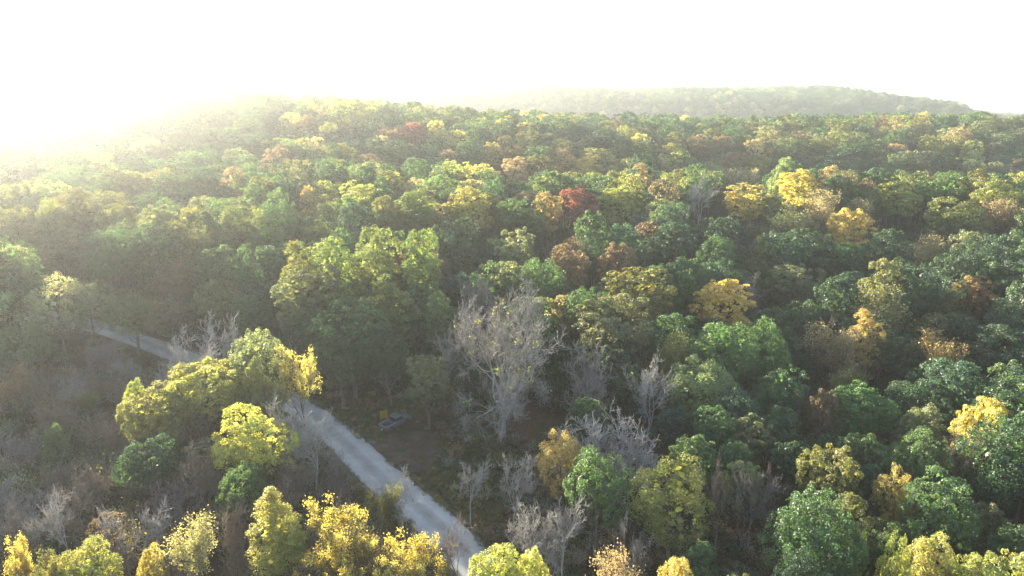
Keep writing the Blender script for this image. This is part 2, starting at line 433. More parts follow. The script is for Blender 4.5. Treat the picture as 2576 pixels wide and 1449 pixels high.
def crown_points(seed, cz, R, Rz, n_lobes=9, lobe=0.52, n_clumps=110, rc=0.75, per=60, upward=0.25, low_cut=-0.55, shell=0.85,
                 spire=0.0, thin=0.0, core=300, tuft=0.0, fine=1.0, leaf=0.3, taper=0.0):
    """Lobes on an ellipsoid, clumps on the lobes, leaves on the clumps."""
    r = np.random.default_rng(seed)
    d = sphere_dirs(r, n_lobes * 6)
    keep = [d[0]]
    for v in d[1:]:
        if len(keep) >= n_lobes: break
        if min(np.linalg.norm(v - k) for k in keep) > 1.5 / math.sqrt(n_lobes) and v[2] > -0.75: keep.append(v)
    L = np.array(keep + [np.array([0, 0, 0.2])])
    off = (1 - lobe) * r.uniform(0.75, 1.1, len(L))
    lc = L * off[:, None]
    lr = lobe * r.uniform(0.75, 1.15, len(L)); lr[-1] = 0.62
    cl = []
    tries = 0
    while len(cl) < n_clumps and tries < n_clumps * 40:
        tries += 1
        i = r.integers(len(L)); v = sphere_dirs(r, 1)[0]
        p = lc[i] + v * lr[i] * r.uniform(shell, 1.05)
        dd = np.linalg.norm(p - lc, axis=1) / lr
        dd[i] = 9
        if dd.min() < 0.80: continue
        if p[2] < low_cut: continue
        if p[2] < 0 and r.random() < 0.35: continue
        cl.append(p)
    cl = np.array(cl)
    if taper:                                             # narrower towards the top
        k = 1 - taper * np.clip((cl[:, 2] + 0.4) / 1.4, 0, 1)
        cl[:, :2] *= k[:, None]
    if spire:
        cl[:, 2] += spire * np.clip(1 - np.hypot(cl[:, 0], cl[:, 1]) * 1.6, 0, 1) * (cl[:, 2] > 0)
    C = cl * np.array([R, R, Rz]) + np.array([0, 0, cz])
    rad = rc * r.uniform(0.65, 1.35, len(C))
    cv = r.random(len(C))
    n_each = np.maximum(6, (per * fine * (rad / rc) ** 2)).astype(int)
    ci = np.repeat(np.arange(len(C)), n_each)
    v = sphere_dirs(r, len(ci))
    outw = unit(C - np.array([0, 0, cz - 0.35 * Rz]))
    v = unit(v + outw[ci] * 0.55 + np.array([0, 0, upward]))
    q = r.uniform(0.55, 1.08, len(ci)) ** 0.7
    if tuft:
        str_ = np.array([1, 1, 1 + tuft])
    else:
        str_ = np.array([1, 1, 0.85])
    P = C[ci] + v * (rad[ci] * q)[:, None] * str_
    Nn = unit(v + r.normal(size=v.shape) * 0.55)
    S = leaf * r.uniform(0.65, 1.35, len(P)) / math.sqrt(fine)
    var = np.clip(0.55 * cv[ci] + 0.45 * r.random(len(P)), 0, 1)
    if thin:
        k = r.random(len(P)) > thin; P, Nn, S, var = P[k], Nn[k], S[k], var[k]
    if core:
        i = r.integers(len(L), size=core)
        v = sphere_dirs(r, core)
        Pc_ = (lc[i] + v * (lr[i] * r.uniform(0.2, 0.85, core))[:, None])
        if taper: Pc_[:, :2] *= (1 - taper * np.clip((Pc_[:, 2] + 0.4) / 1.4, 0, 1))[:, None]
        Pc_ = Pc_ * np.array([R, R, Rz]) + np.array([0, 0, cz])
        P = np.vstack([P, Pc_]); Nn = np.vstack([Nn, sphere_dirs(r, core)])
        S = np.concatenate([S, r.uniform(0.7, 1.2, core) * min(1.0, R / 4)]); var = np.concatenate([var, r.random(core)])
    return P, Nn, S, var, C

def prism(P0, P1, R0, R1, sides):
    """Open tapered tubes, one per segment (arrays)."""
    P0, P1 = np.asarray(P0), np.asarray(P1)
    d = unit(P1 - P0)
    ref = np.where(np.abs(d[:, 2:3]) > 0.9, np.array([[1.0, 0, 0]]), np.array([[0, 0, 1.0]]))
    u = unit(np.cross(d, ref)); w = np.cross(d, u)
    a = np.arange(sides) * 2 * math.pi / sides
    ca, sa = np.cos(a)[None, :, None], np.sin(a)[None, :, None]
    circ = u[:, None, :] * ca + w[:, None, :] * sa
    A = P0[:, None, :] + circ * np.asarray(R0)[:, None, None]
    B = P1[:, None, :] + circ * np.asarray(R1)[:, None, None]
    V = np.concatenate([A, B], 1).reshape(-1, 3)
    k = np.arange(sides); k2 = (k + 1) % sides
    q = np.stack([k, k2, k2 + sides, k + sides], 1)
    idx = (q[None] + (np.arange(len(P0)) * 2 * sides)[:, None, None]).reshape(-1)
    return V, idx

class Wood:
    def __init__(self): self.segs = []
    def add(self, p0, p1, r0, r1): self.segs.append((*p0, *p1, r0, r1))
    def arrays(self, rmin=0.0):
        s = np.array(self.segs)
        Vs, Is, n = [], [], 0
        rr = s[:, 6]
        for lo, hi, sd in ((0.09, 99, 7), (0.035, 0.09, 4), (-1, 0.035, 3)):
            k = (rr > lo) & (rr <= hi)
            if not k.any(): continue
            V, i = prism(s[k, 0:3], s[k, 3:6], np.maximum(s[k, 6], rmin), np.maximum(s[k, 7], rmin * 0.8), sd)
            Vs.append(V); Is.append(i + n); n += len(V)
        return np.vstack(Vs), np.concatenate(Is)

def grow(w, r, p, d, length, rad, level, maxlevel, spread, trop=0.12, wig=0.16, kids=(3, 5), shrink=(0.5, 0.72), segn=4, first=0.35, tips=None, split=None, slev=0):
    n = max(2, segn - (level > 2))
    pts = [p]; dirs = [d]
    for i in range(n):
        d = unit(d + r.normal(size=3) * wig + np.array([0, 0, trop]))
        p = p + d * length / n
        pts.append(p); dirs.append(d)
    end = 0.45 if level < maxlevel else 0.3
    for i in range(n):
        f0, f1 = i / n, (i + 1) / n
        (split if split is not None and level <= slev else w).add(pts[i], pts[i + 1], rad * (1 - f0 * (1 - end)), rad * (1 - f1 * (1 - end)))
    if tips is not None and level >= maxlevel - 1: tips.append(pts[-1])
    if level >= maxlevel: return
    nk = r.integers(kids[0], kids[1] + 1)
    for k in range(nk):
        f = first + (1 - first) * (k + r.uniform(0, 1)) / nk if k < nk - 1 else 1.0
        j = min(n - 1, int(f * n)); q = pts[j] + (pts[j + 1] - pts[j]) * (f * n - j if f < 1 else 1)
        ax = unit(np.cross(dirs[j + 1], r.normal(size=3)))
        ang = r.uniform(*spread) * (0.5 if k == nk - 1 else 1)
        nd = unit(dirs[j + 1] * math.cos(ang) + ax * math.sin(ang))
        grow(w, r, q, nd, length * r.uniform(*shrink), max(0.012, rad * (1 - f * (1 - end)) * r.uniform(0.5, 0.72)), level + 1, maxlevel, spread, trop, wig, kids, shrink, segn, 0.25, tips, split, slev)

def trunk_mesh(name, seed, H, R, r0=0.3, nl=7, lean=0.3, mat=None, low=0.35):
    r = np.random.default_rng(seed); w = Wood()
    pts = [np.array([0, 0, -0.4])]
    for i in range(6):
        pts.append(np.array([r.normal() * lean * .3, r.normal() * lean * .3, H * 0.8 * (i + 1) / 6]))
    for i in range(6):
        w.add(pts[i], pts[i + 1], r0 * (1.35 if i == 0 else 1 - i / 7), r0 * (1 - (i + 1) / 7))
    for k in range(nl):
        f = low + (0.95 - low) * k / nl; j = min(5, int(f * 6)); q = pts[j] + (pts[j + 1] - pts[j]) * (f * 6 - j)
        a = k * 2.4 + r.uniform(-.4, .4)
        d = unit(np.array([math.cos(a), math.sin(a), 0.75]))
        grow(w, r, q, d, R * r.uniform(0.6, 0.85), r0 * 0.38 * (1 - 0.5 * f), 1, 3, (0.4, 0.9), 0.08, 0.15, (2, 3), (0.5, 0.7))
    V, i = w.arrays()
    return fill_mesh(name, V, 4, i, [mat or BARK], smooth_shade=True)

# kind -> dict(H, R, lists of (trunk mesh, crown mesh))
PROTO = {}
def add_proto(kind, trunk, crown, H, R): PROTO.setdefault(kind, []).append((trunk, crown, H, R))

def leafy(kind, seed, H, R, frac=0.62, r0=0.3, mats=None, thin_trunk=False, **kw):
    Rz = H * frac / 2; cz = H - Rz
    P, Nn, S, var, C = crown_points(seed, cz, R, Rz, **kw)
    top = np.percentile(P[:, 2], 99.7)
    P[:, 2] += H - top
    ext_ = np.percentile(np.hypot(P[:, 0], P[:, 1]), 97)
    P[:, :2] *= R / ext_
    crown = leaf_mesh('crown', P, Nn, S, var, [LEAF])
    tr = trunk_mesh('trunk', seed + 500, H, R * 0.8, r0, low=max(0.25, 1 - frac - 0.1), nl=7)
    add_proto(kind, tr, crown, H, R)

for s in range(7):                                        # broad lumpy oaks
    leafy('oak', 10 + s, 20, 5.6, 0.72, n_lobes=10 + s % 3, lobe=0.46, n_clumps=150, rc=0.70, per=72, leaf=0.28)
for s in range(4):                                        # denser rounded maples
    leafy('maple', 30 + s, 18, 4.6, 0.74, n_lobes=14, lobe=0.40, n_clumps=140, rc=0.60, per=66, leaf=0.26, upward=0.3)
for s in range(4):                                        # tall oval poplars
    leafy('poplar', 40 + s, 24, 4.0, 0.78, n_lobes=12, lobe=0.42, n_clumps=135, rc=0.60, per=64, leaf=0.26, tuft=0.9, taper=0.35, upward=0.45, shell=0.8)
for s in range(4):                                        # feathery ash / willow
    leafy('ash', 50 + s, 18, 4.8, 0.75, n_lobes=11, lobe=0.46, n_clumps=210, rc=0.55, per=44, leaf=0.23, tuft=0.7, upward=0.1, core=220)
for s in range(3):                                        # close-up trees with small leaves
    leafy('lime', 60 + s, 15, 3.4, 0.82, n_lobes=13, lobe=0.42, n_clumps=190, rc=0.46, per=42, fine=1.6, leaf=0.22, tuft=0.7, taper=0.35, upward=0.4, r0=0.18)
for s in range(3):
    leafy('broad', 70 + s, 14, 5.0, 0.78, n_lobes=13, lobe=0.40, n_clumps=260, rc=0.50, per=42, fine=1.4, leaf=0.24, tuft=0.2, upward=0.4, r0=0.22, low_cut=-0.4)
for s in range(2):
    leafy('spire', 80 + s, 16, 2.6, 0.92, n_lobes=12, lobe=0.40, n_clumps=200, rc=0.40, per=40, fine=1.6, leaf=0.20, tuft=0.9, taper=0.88, upward=0.5, r0=0.16, core=200)

def bare_proto(kind, seed, H, R, r0, stems, maxlevel, spread, leafn=0, mat=GREYBARK, leafsize=0.28, cluster=0.0, kids=(3, 4), trop=0.07, trunk_f=0.30, tlen=0.36, leaf_top=None, wig=0.2, twig=0.027, slev=0):
    r = np.random.default_rng(seed); w = Wood(); tw = Wood(); tips = []
    p = np.array([0, 0, -0.3]); th = H * trunk_f
    nseg = 4
    for i in range(nseg):
        q = p + np.array([r.normal() * .12, r.normal() * .12, (th + .3) / nseg])
        tw.add(p, q, r0 * (1.3 if i == 0 else 1 - i * 0.07), r0 * (1 - (i + 1) * 0.07)); p = q
    for k in range(stems):
        a = k * 2 * math.pi / stems + r.uniform(-.5, .5); sp = r.uniform(0.25, 0.62) if stems > 1 else 0.05
        d = unit(np.array([math.cos(a) * sp, math.sin(a) * sp, 1]))
        grow(w, r, p - np.array([0, 0, r.uniform(0, th * .25)]), d, H * tlen, r0 * r.uniform(0.5, 0.7), 0, maxlevel, spread, trop, wig, kids, (0.52, 0.74), 5, 0.25, tips, split=tw, slev=slev)
    V, i = w.arrays(twig); Vt, it = tw.arrays()
    T = np.array(tips)
    top = np.percentile(V[:, 2], 99.8); sc_z = H / top
    ex = np.percentile(np.hypot(V[:, 0], V[:, 1]), 98); sxy = R / ex
    for A in (V, Vt, T):
        A[:, 2] *= sc_z; A[:, :2] *= sxy
    trunk = fill_mesh('trunk', Vt, 4, it, [mat], smooth_shade=True)
    if leafn:
        T = T[T[:, 2] < np.percentile(T[:, 2], 97)]
        if leaf_top is not None: T = T[T[:, 2] > H * leaf_top]
        if cluster:                                      # leaves hang in separate bunches
            pick = T[r.choice(len(T), max(6, int(len(T) * cluster)), replace=False)]
        else: pick = T
        ci = r.integers(len(pick), size=leafn)
        P = pick[ci] + r.normal(size=(leafn, 3)) * (0.32 if not cluster else 0.28)
        Nn = unit(r.normal(size=(leafn, 3)) + np.array([0, 0, .4]))
        cv = r.random(len(pick))
        crown = leaf_mesh('crown', P, Nn, leafsize * r.uniform(.6, 1.4, leafn), np.clip(.5 * cv[ci] + .5 * r.random(leafn), 0, 1), [LEAF, PALEBARK if mat is GREYBARK else mat], extra=(V, i))
    else:
        crown = fill_mesh('crown', V, 4, i, [TWIG if mat is GREYBARK else mat])
    add_proto(kind, trunk, crown, H, R)

for s in range(4): bare_proto('bare', 100 + s, 14, 4.2, 0.19, 3, 5, (0.4, 0.95), kids=(3, 4))
for s in range(3): bare_proto('snag', 110 + s, 12, 3.6, 0.15, 5, 5, (0.4, 0.95), trunk_f=0.12, wig=0.26, trop=0.08)
bare_proto('cottonwood', 121, 26, 8.6, 0.55, 5, 6, (0.35, 0.95), leafn=420, cluster=0.003, twig=0.026, wig=0.22, trop=0.06, slev=1, kids=(3, 4), trunk_f=0.16, tlen=0.40, leafsize=0.3)
for s in range(4): bare_proto('sparse', 130 + s, 15, 4.2, 0.16, 4, 4, (0.35, 0.85), leafn=5800, mat=BARK, kids=(3, 4), leafsize=0.22)
for s in range(3): bare_proto('golden', 140 + s, 12, 4.2, 0.14, 4, 4, (0.35, 0.9), leafn=8500, cluster=0.17, mat=BARK, kids=(3, 4), leafsize=0.19, trunk_f=0.15, leaf_top=0.45)

# far copies: fewer, larger leaves and a stub of trunk in one mesh
FAR = bpy.data.collections.new('woodland_source')
def far_proto(seed, H, R, **kw):
    Rz = H * 0.62 / 2; cz = H - Rz
    P, Nn, S, var, C = crown_points(seed, cz, R, Rz, **kw)
    P[:, 2] += H - np.percentile(P[:, 2], 99.7)
    P[:, :2] *= R / np.percentile(np.hypot(P[:, 0], P[:, 1]), 97)
    V, i = prism(np.array([[0, 0, -.5]]), np.array([[0, 0, H * .7]]), [0.3], [0.12], 5)
    me = leaf_mesh('woodland_tree', P, Nn, S, var, [LEAF_I, BARK], extra=(V, i))
    o = bpy.data.objects.new('woodland_tree', me); FAR.objects.link(o)
for s in range(5): far_proto(200 + s, 20, 5.8, n_lobes=10, lobe=0.46, n_clumps=78, rc=1.0, per=42, leaf=0.44, core=90)
for s in range(2): far_proto(210 + s, 21, 4.6, n_lobes=11, lobe=0.42, n_clumps=76, rc=0.85, per=38, leaf=0.42, core=80, taper=0.3, tuft=0.6)
NFAR = len(FAR.objects)

# ------------------------------------------------------------------ trees seen one by one
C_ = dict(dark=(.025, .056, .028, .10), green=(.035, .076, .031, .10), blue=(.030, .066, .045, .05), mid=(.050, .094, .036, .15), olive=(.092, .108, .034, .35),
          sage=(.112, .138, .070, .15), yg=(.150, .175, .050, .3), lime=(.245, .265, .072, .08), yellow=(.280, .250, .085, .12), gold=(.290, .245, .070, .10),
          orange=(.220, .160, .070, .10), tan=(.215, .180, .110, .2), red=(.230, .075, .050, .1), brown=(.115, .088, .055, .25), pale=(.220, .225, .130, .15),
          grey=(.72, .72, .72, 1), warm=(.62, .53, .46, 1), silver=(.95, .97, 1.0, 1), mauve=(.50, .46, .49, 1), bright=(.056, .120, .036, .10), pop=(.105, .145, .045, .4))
WORDS = dict(pop='yellow-green', dark='dark green', green='deep green', blue='bluish green', mid='mid green', olive='olive green', sage='sage green', yg='yellowish green', lime='lime yellow',
             yellow='yellow', gold='golden', orange='orange', tan='tan', red='red', brown='brownish', pale='pale', bright='bright green', grey='grey', warm='brown', silver='silvery', mauve='dusky')
# X, Y of the crown's top and its width in the 2576 view; kind; colour; height; label; short name when other labels refer to it
T = [
 (665,1238,165,'spire','lime',13,'narrow lime-yellow tree tapering to a point at the bottom, left of the road','the narrow lime-yellow spire tree'),
 (722,1310,90,'lime','lime',10,'small lime-yellow tree tucked against the right flank of the narrow lime spire',None),
 (485,1280,150,'sparse','pale',13,'pale thin-leaved tree among bare scrub, left of the narrow lime spire',None),
 (205,1354,140,'lime','yg',12,'pale green dense young tree on the bottom edge, second leafy crown from the left corner',None),
 (100,1385,120,'golden','olive',11,'scrappy yellow-olive tree on the bottom edge beside the pale green young tree',None),
 (15,1360,100,'golden','gold',11,'gold-flecked thin tree cut off by the bottom left corner',None),
 (372,1378,80,'lime','gold',9,'small bright golden sapling rising from grey scrub at the bottom',None),
 (850,1240,190,'golden','gold',12.5,'thin golden-topped tree with bare lower limbs beside the road, right of the lime spire','the thin golden-topped tree'),
 (815,1338,190,'golden','gold',11,'wide golden tree on the bottom edge below the thin golden-topped one',None),
 (1060,1318,160,'golden','gold',12,'golden-leaved tree leaning over the near stretch of the road',None),
 (925,1295,120,'golden','yellow',11,'yellow thin tree wedged between the thin golden-topped tree and the road',None),
 (1010,1385,130,'golden','yellow',10,'low yellow tree on the bottom edge left of the near road',None),
 (880,1405,120,'golden','gold',9.5,'low golden bush-like tree on the bottom edge right of the lime spire',None),
 (950,1360,160,'golden','orange',10.5,'rusty gold tree on the bottom edge between the two golden roadside trees',None),
 (1250,1378,160,'lime','lime',12,'rounded lime-yellow treetop at the bottom centre where the road leaves the view','the lime treetop at the bottom centre'),
 (1350,1385,130,'lime','lime',11.5,'second lime-yellow treetop joined to the right of the bottom centre one',None),
 (1570,1385,150,'sparse','tan',12,'tan half-bare tree on the bottom edge right of the lime treetops',None),
 (1712,1412,120,'lime','yellow',12,'small bright yellow treetop just showing on the bottom edge',None),
 (2350,1352,150,'lime','lime',13,'bright lime-yellow tree at the bottom right corner, sunlit on its left side','the bright lime tree at the bottom right'),
 (2420,1395,110,'lime','yg',11,'yellowish green tree pressed to the right side of the bright bottom right lime tree',None),
 (2062,1232,225,'ash','green',17,'dark green broad tree whose upper shoots catch yellow sunlight, low on the right','the dark tree with sunlit shoots'),
 (2160,1325,120,'ash','mid',14,'green tree with yellow sunlit tips in front of the dark tree with sunlit shoots',None),
 (2255,1345,90,'ash','yg',14,'slim tree with gold sunlit tips left of the bright lime tree at the bottom right',None),
 (2010,1400,150,'ash','dark',13,'dark green treetop on the bottom edge below the dark tree with sunlit shoots',None),
 (150,1240,150,'bare','silver',10,'bare pale-twigged tree standing out of the scrub at lower left','the bare pale-twigged tree at lower left'),
 (335,1270,160,'bare','silver',10,'bare pale grey tree right of the bare pale-twigged one at lower left',None),
 (40,1270,130,'bare','warm',9,'low bare brown tree at the left edge above the bottom corner',None),
 (570,1265,120,'bare','warm',10,'bare twiggy tree between the pale thin-leaved tree and the lime spire',None),
 (260,1340,120,'snag','mauve',8,'low bare dusky bush-like tree behind the pale green young tree',None),
 (700,1215,130,'snag','warm',9,'bare brown tree behind the narrow lime spire',None),
 (590,1330,100,'snag','warm',8,'low bare tangle of twigs pressed to the left side of the lime spire',None),
 (430,1385,110,'snag','warm',7.5,'low bare tangle beside the small golden sapling',None),
 (500,915,230,'broad','lime',14,'broad sunlit yellow-green tree crowning the scrub left of the road','the broad sunlit yellow-green tree'),
 (400,975,190,'broad','yg',12.5,'gold-tinged left half of the sunlit clump, spreading beside the broad yellow-green tree',None),
 (322,958,75,'lime','yg',12,'small sunlit yellow-green tree standing alone left of the broad yellow-green tree',None),
 (632,1028,195,'broad','lime',13.5,'brilliant lime-yellow rounded tree close to the road, below the broad yellow-green tree','the brilliant lime rounded tree'),
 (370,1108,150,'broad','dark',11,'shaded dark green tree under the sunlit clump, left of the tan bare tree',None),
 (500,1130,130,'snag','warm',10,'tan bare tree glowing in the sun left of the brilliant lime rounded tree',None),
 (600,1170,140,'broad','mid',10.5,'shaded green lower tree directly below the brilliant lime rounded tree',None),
 (668,948,130,'sparse','olive',13,'loose yellow-flecked tree behind the brilliant lime rounded tree',None),
 (752,858,120,'golden','yellow',17,'half-bare tree with a cap of golden leaves left of the dark poplar grove','the gold-capped half-bare tree'),
 (642,902,80,'lime','yg',15,'small yellow-green treetop between the gold-capped half-bare tree and the broad sunlit one',None),
 (640,832,150,'ash','sage',17,'soft sage green tree behind the gold-capped half-bare tree',None),
 (530,795,190,'bare','silver',17,'silvery bare tree along the far bend of the road','the silvery bare tree at the far bend'),
 (455,855,160,'bare','silver',16,'silvery bare tree left of the other one at the far bend, above the sunlit clump',None),
 (585,845,130,'snag','grey',15,'grey bare tree between the sage tree and the silvery bare tree',None),
 (780,1025,170,'bare','silver',13,'bare silvery tree overhanging the road upstream of the grey pickup','the bare silvery tree over the road'),
 (715,990,150,'snag','silver',14,'bare tangled tree behind the brilliant lime rounded tree at the roadside',None),
 (735,1130,140,'snag','warm',9,'bare brown roadside tree right of the brilliant lime rounded tree',None),
 (845,1130,90,'snag','mauve',9,'thin dark bare tree silhouetted against the pale road',None),
 (1010,1180,150,'bare','silver',10,'bare silvery tree standing over the middle of the road below the pickup',None),
 (975,1215,90,'sparse','olive',10,'small olive tree overlapping the road right of the thin golden-topped tree',None),
 (1150,1310,150,'bare','warm',10,'bare brownish tree over the near road, right of the golden leaning tree',None),
 (35,905,120,'sparse','brown',13,'brownish thin tree with a few golden leaves at the left edge',None),
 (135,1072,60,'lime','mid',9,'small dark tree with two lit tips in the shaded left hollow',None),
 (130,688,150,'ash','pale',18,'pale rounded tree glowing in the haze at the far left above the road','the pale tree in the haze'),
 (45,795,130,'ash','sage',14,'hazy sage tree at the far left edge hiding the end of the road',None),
 (425,850,120,'snag','silver',14,'low grey bare tree where the far bend of the road slips out of sight',None),
 (255,845,130,'snag','mauve',10,'low dusky bare tree in front of the far bend of the road',None),
 (215,715,150,'ash','sage',15,'sage green tree at the forest edge right of the pale tree in the haze',None),
 (325,735,140,'ash','olive',14,'olive tree at the forest edge above the far bend of the road',None),
 (545,705,150,'ash','olive',16,'olive feathery tree below the lone yellow-topped poplar',None),
 (620,740,130,'ash','green',15,'deep green low tree between the lone yellow-topped poplar and the sage tree',None),
 (420,745,130,'ash','brown',13,'brownish bushy tree directly behind the silvery bare trees of the far bend',None),
 (850,850,160,'ash','mid',13,'mid green lower crown at the left foot of the poplar grove',None),
 (765,775,140,'ash','green',15,'deep green crown between the gold-capped tree and the poplar grove',None),
 (440,640,210,'sparse','brown',18,'big brownish thin-crowned tree above the far bend of the road',None),
 (590,518,135,'poplar','pop',24,'yellow-topped poplar standing apart in the hazy left woods','the lone yellow-topped poplar'),
 (690,690,150,'oak','dark',17,'dusky dark green tree left of the poplar grove',None),
 (750,610,110,'poplar','olive',25,'leftmost poplar of the grove behind the pickup, orange-tipped in the sun',None),
 (852,592,125,'poplar','pop',26,'yellow-green poplar second from the left in the grove behind the pickup',None),
 (945,568,120,'poplar','pop',26,'tallest-looking poplar with a yellow crest in the grove behind the pickup',None),
 (1058,580,125,'poplar','pop',26,'poplar on a bare straight trunk at the right of the grove','the poplar on a bare straight trunk'),
 (790,665,185,'oak','sage',22,'large soft sage green tree in front of the leftmost poplars',None),
 (925,625,145,'poplar','pop',23,'yellowish green poplar in front of the yellow-crested poplar',None),
 (1000,690,130,'poplar','olive',21,'olive poplar hanging low left of the bare straight trunk',None),
 (880,760,190,'oak','mid',18,'green shaded tree low in the grove behind the pickup',None),
 (975,830,130,'ash','green',14,'dim lower tree at the foot of the grove behind the pickup',None),
 (1048,478,125,'poplar','pop',24,'yellow-topped poplar behind the grove, left of the golden poplar',None),
 (1185,468,115,'poplar','yellow',24,'golden poplar with a pointed lit crown in the middle woods','the golden pointed poplar'),
 (1150,545,175,'oak','mid',21,'wide green tree right of the poplar on a bare straight trunk',None),
 (1305,500,140,'oak','mid',21,'soft green tree right of the golden pointed poplar',None),
 (1300,573,115,'maple','sage',20,'grey-green tufted tree above the big bare cottonwood',None),
 (1455,468,125,'oak','red',21,'rust-red oak dome among green crowns','the rust-red oak'),
 (1375,484,90,'maple','orange',21,'orange-gold tree touching the left side of the rust-red oak',None),
 (1560,468,170,'oak','yg',21,'sunlit yellow-green tree right of the rust-red oak',None),
 (1352,648,150,'ash','mid',20,'lush green tree directly behind the big bare cottonwood top',None),
 (1500,588,85,'sparse','dark',20,'dark thin-leaved tree left of the tan-brown one above the middle',None),
 (1560,613,105,'maple','brown',20,'tan-brown tree between dark green crowns above the middle',None),
 (1420,613,100,'maple','brown',20,'dull brownish green rounded tree left of the dark thin-leaved one',None),
 (1590,668,200,'maple','olive',20,'yellowing olive tree right of the big bare cottonwood','the yellowing olive tree'),
 (1555,745,230,'oak','sage',19,'grey-green clumpy tree right beside the big bare cottonwood',None),
 (1725,683,90,'maple','bright',19,'small smooth bright green oval tree left of the golden-orange rounded one',None),
 (1826,703,140,'maple','gold',19,'golden-orange rounded tree alone among dark green crowns','the golden-orange rounded tree'),
 (1700,560,170,'oak','blue',20,'bluish dark green tree right of the tan-brown tree',None),
 (1695,818,120,'sparse','yg',17,'thin yellowish tree left of the large bright green one',None),
 (1825,812,190,'ash','bright',18,'large bright green cone-shaped tree below the golden-orange rounded one','the large bright green tree'),
 (1935,806,120,'ash','bright',18,'green tree joined to the right of the large bright green one',None),
 (2092,783,125,'sparse','tan',19,'tan thin-leaved tree on a visible slender trunk','the tan thin tree'),
 (2192,783,95,'poplar','yellow',18,'tall yellow tree leaning right of the tan thin tree','the tall yellow tree on the right'),
 (2150,900,120,'sparse','olive',14,'ragged olive-yellow tree below the tall yellow tree',None),
 (2365,808,140,'sparse','orange',18,'orange-tan thin-leaved tree on the right side','the orange-tan thin tree'),
 (2020,427,115,'maple','gold',22,'golden rounded tree on the sunlit right ridge, left of the gully','the golden ridge tree'),
 (1880,417,95,'sparse','pale',22,'pale pinkish half-bare treetop above yellow leaves on the ridge',None),
 (1875,460,120,'maple','yellow',20,'yellow low crown under the pale pinkish treetop on the ridge',None),
 (2262,457,165,'oak','yg',21,'sunlit yellow-green dome on the right ridge','the sunlit dome on the right ridge'),
 (2385,434,130,'oak','mid',22,'dark-shaded green dome right of the sunlit dome on the right ridge',None),
 (2405,497,205,'oak','olive',21,'large olive-gold spreading tree on the right ridge','the large olive-gold tree'),
 (2150,527,115,'maple','yellow',20,'small yellow-orange tree below the gap between ridge domes',None),
 (1990,498,160,'sparse','sage',21,'broad silvery sage half-bare tree on the right ridge',None),
 (2068,468,110,'sparse','pale',21,'pale sunlit half-bare tree right of the golden ridge tree',None),
 (2340,585,105,'sparse','tan',19,'tan twiggy tree in front of the large olive-gold tree',None),
 (2457,698,125,'maple','orange',18,'burnt orange rounded tree by the right edge','the burnt orange tree by the right edge'),
 (2000,664,150,'oak','sage',19,'grey-green clumpy dome right of the golden-orange rounded tree',None),
 (1765,445,130,'bare','silver',20,'bare grey treetop poking from the sunlit middle ridge',None),
 (2505,458,130,'oak','yg',22,'yellow-lit tree at the right edge of the ridge',None),
 (2535,490,120,'sparse','tan',21,'tan half-bare tree at the right edge of the ridge',None),
 (2110,612,150,'oak','green',19,'deep green dome in front of the small yellow-orange ridge tree',None),
 (1265,706,335,'cottonwood','silver',26,'big bare grey cottonwood with forked pale limbs right of the pickup','the big bare cottonwood'),
 (1200,688,140,'bare','mauve',20,'dusky bare tree behind the upper left of the big bare cottonwood',None),
 (1072,893,128,'maple','sage',13,'neat rounded green tree standing beside the pickup','the neat round tree by the pickup'),
 (1475,868,160,'snag','grey',15,'grey bare tree with long crooked limbs right of the big bare cottonwood',None),
 (1640,905,140,'bare','silver',15,'silver-limbed bare tree left of the drooping sage tree',None),
 (1760,905,180,'ash','sage',15,'drooping sage green tree with pale limbs below the large bright green one','the drooping sage tree'),
 (1410,1098,130,'ash','orange',13,'orange tree half hidden by a green willowy one','the orange willowy tree'),
 (1505,1142,170,'ash','bright',14,'lush willowy green tree right of the orange one','the willowy green tree'),
 (1700,1153,215,'ash','yg',14,'wide yellowish green willowy tree right of the willowy green one','the wide yellowish willowy tree'),
 (1560,1045,250,'snag','silver',13,'silver curly-twigged dead tree spreading above the orange willowy tree','the curly silver dead tree'),
 (1440,1060,140,'snag','silver',12,'smaller silver dead tree left of the wide curly one',None),
 (1180,1160,100,'bare','silver',9,'slim bare pale tree right of the road, leftmost of the pair',None),
 (1290,1135,130,'bare','silver',11,'upright bare pale tree right of the road below the big cottonwood','the upright bare tree by the road'),
 (1340,1275,160,'snag','silver',10,'bare tangled tree low beside the road right of its near end',None),
 (1420,1265,150,'bare','silver',10.5,'pale bare tree between the roadside tangle and the willowy green tree',None),
 (1590,1325,110,'bare','grey',10,'bare forked tree below the wide yellowish willowy tree',None),
 (1822,1168,80,'bare','warm',13,'slender bare tree with sunlit tan tips right of the wide yellowish willowy tree',None),
 (1900,1180,140,'bare','mauve',12,'dusky violet bare tree left of the brown-tinged green dome',None),
 (2095,1128,165,'oak','olive',14,'brown-tinged green dome above the dark tree with sunlit shoots','the brown-tinged dome'),
 (2385,1205,200,'oak','mid',15,'rounded green tree low at right under the thin tan scrub',None),
 (2288,1170,115,'ash','orange',14,'orange-topped tree left of the rounded green one at lower right',None),
 (2335,1018,135,'lime','sage',16,'pale tufted tree in the shaded right woods, with a sharp crest',None),
 (2190,968,170,'maple','bright',16,'bright green dome in the shade below the ragged olive-yellow tree',None),
 (2300,1085,150,'ash','mid',15,'light green feathery tree below the pale tufted one',None),
 (2080,985,90,'maple','brown',15,'small brownish tree left of the bright green shaded dome',None),
 (1420,374,75,'maple','orange',21,'orange rounded tree glowing in the sunlit middle distance','the orange tree in the middle distance'),
 (1485,385,95,'poplar','yellow',21,'yellow tree right of the orange one in the middle distance',None),
 (1238,358,65,'maple','gold',20,'small golden tree on the hazy middle slope',None),
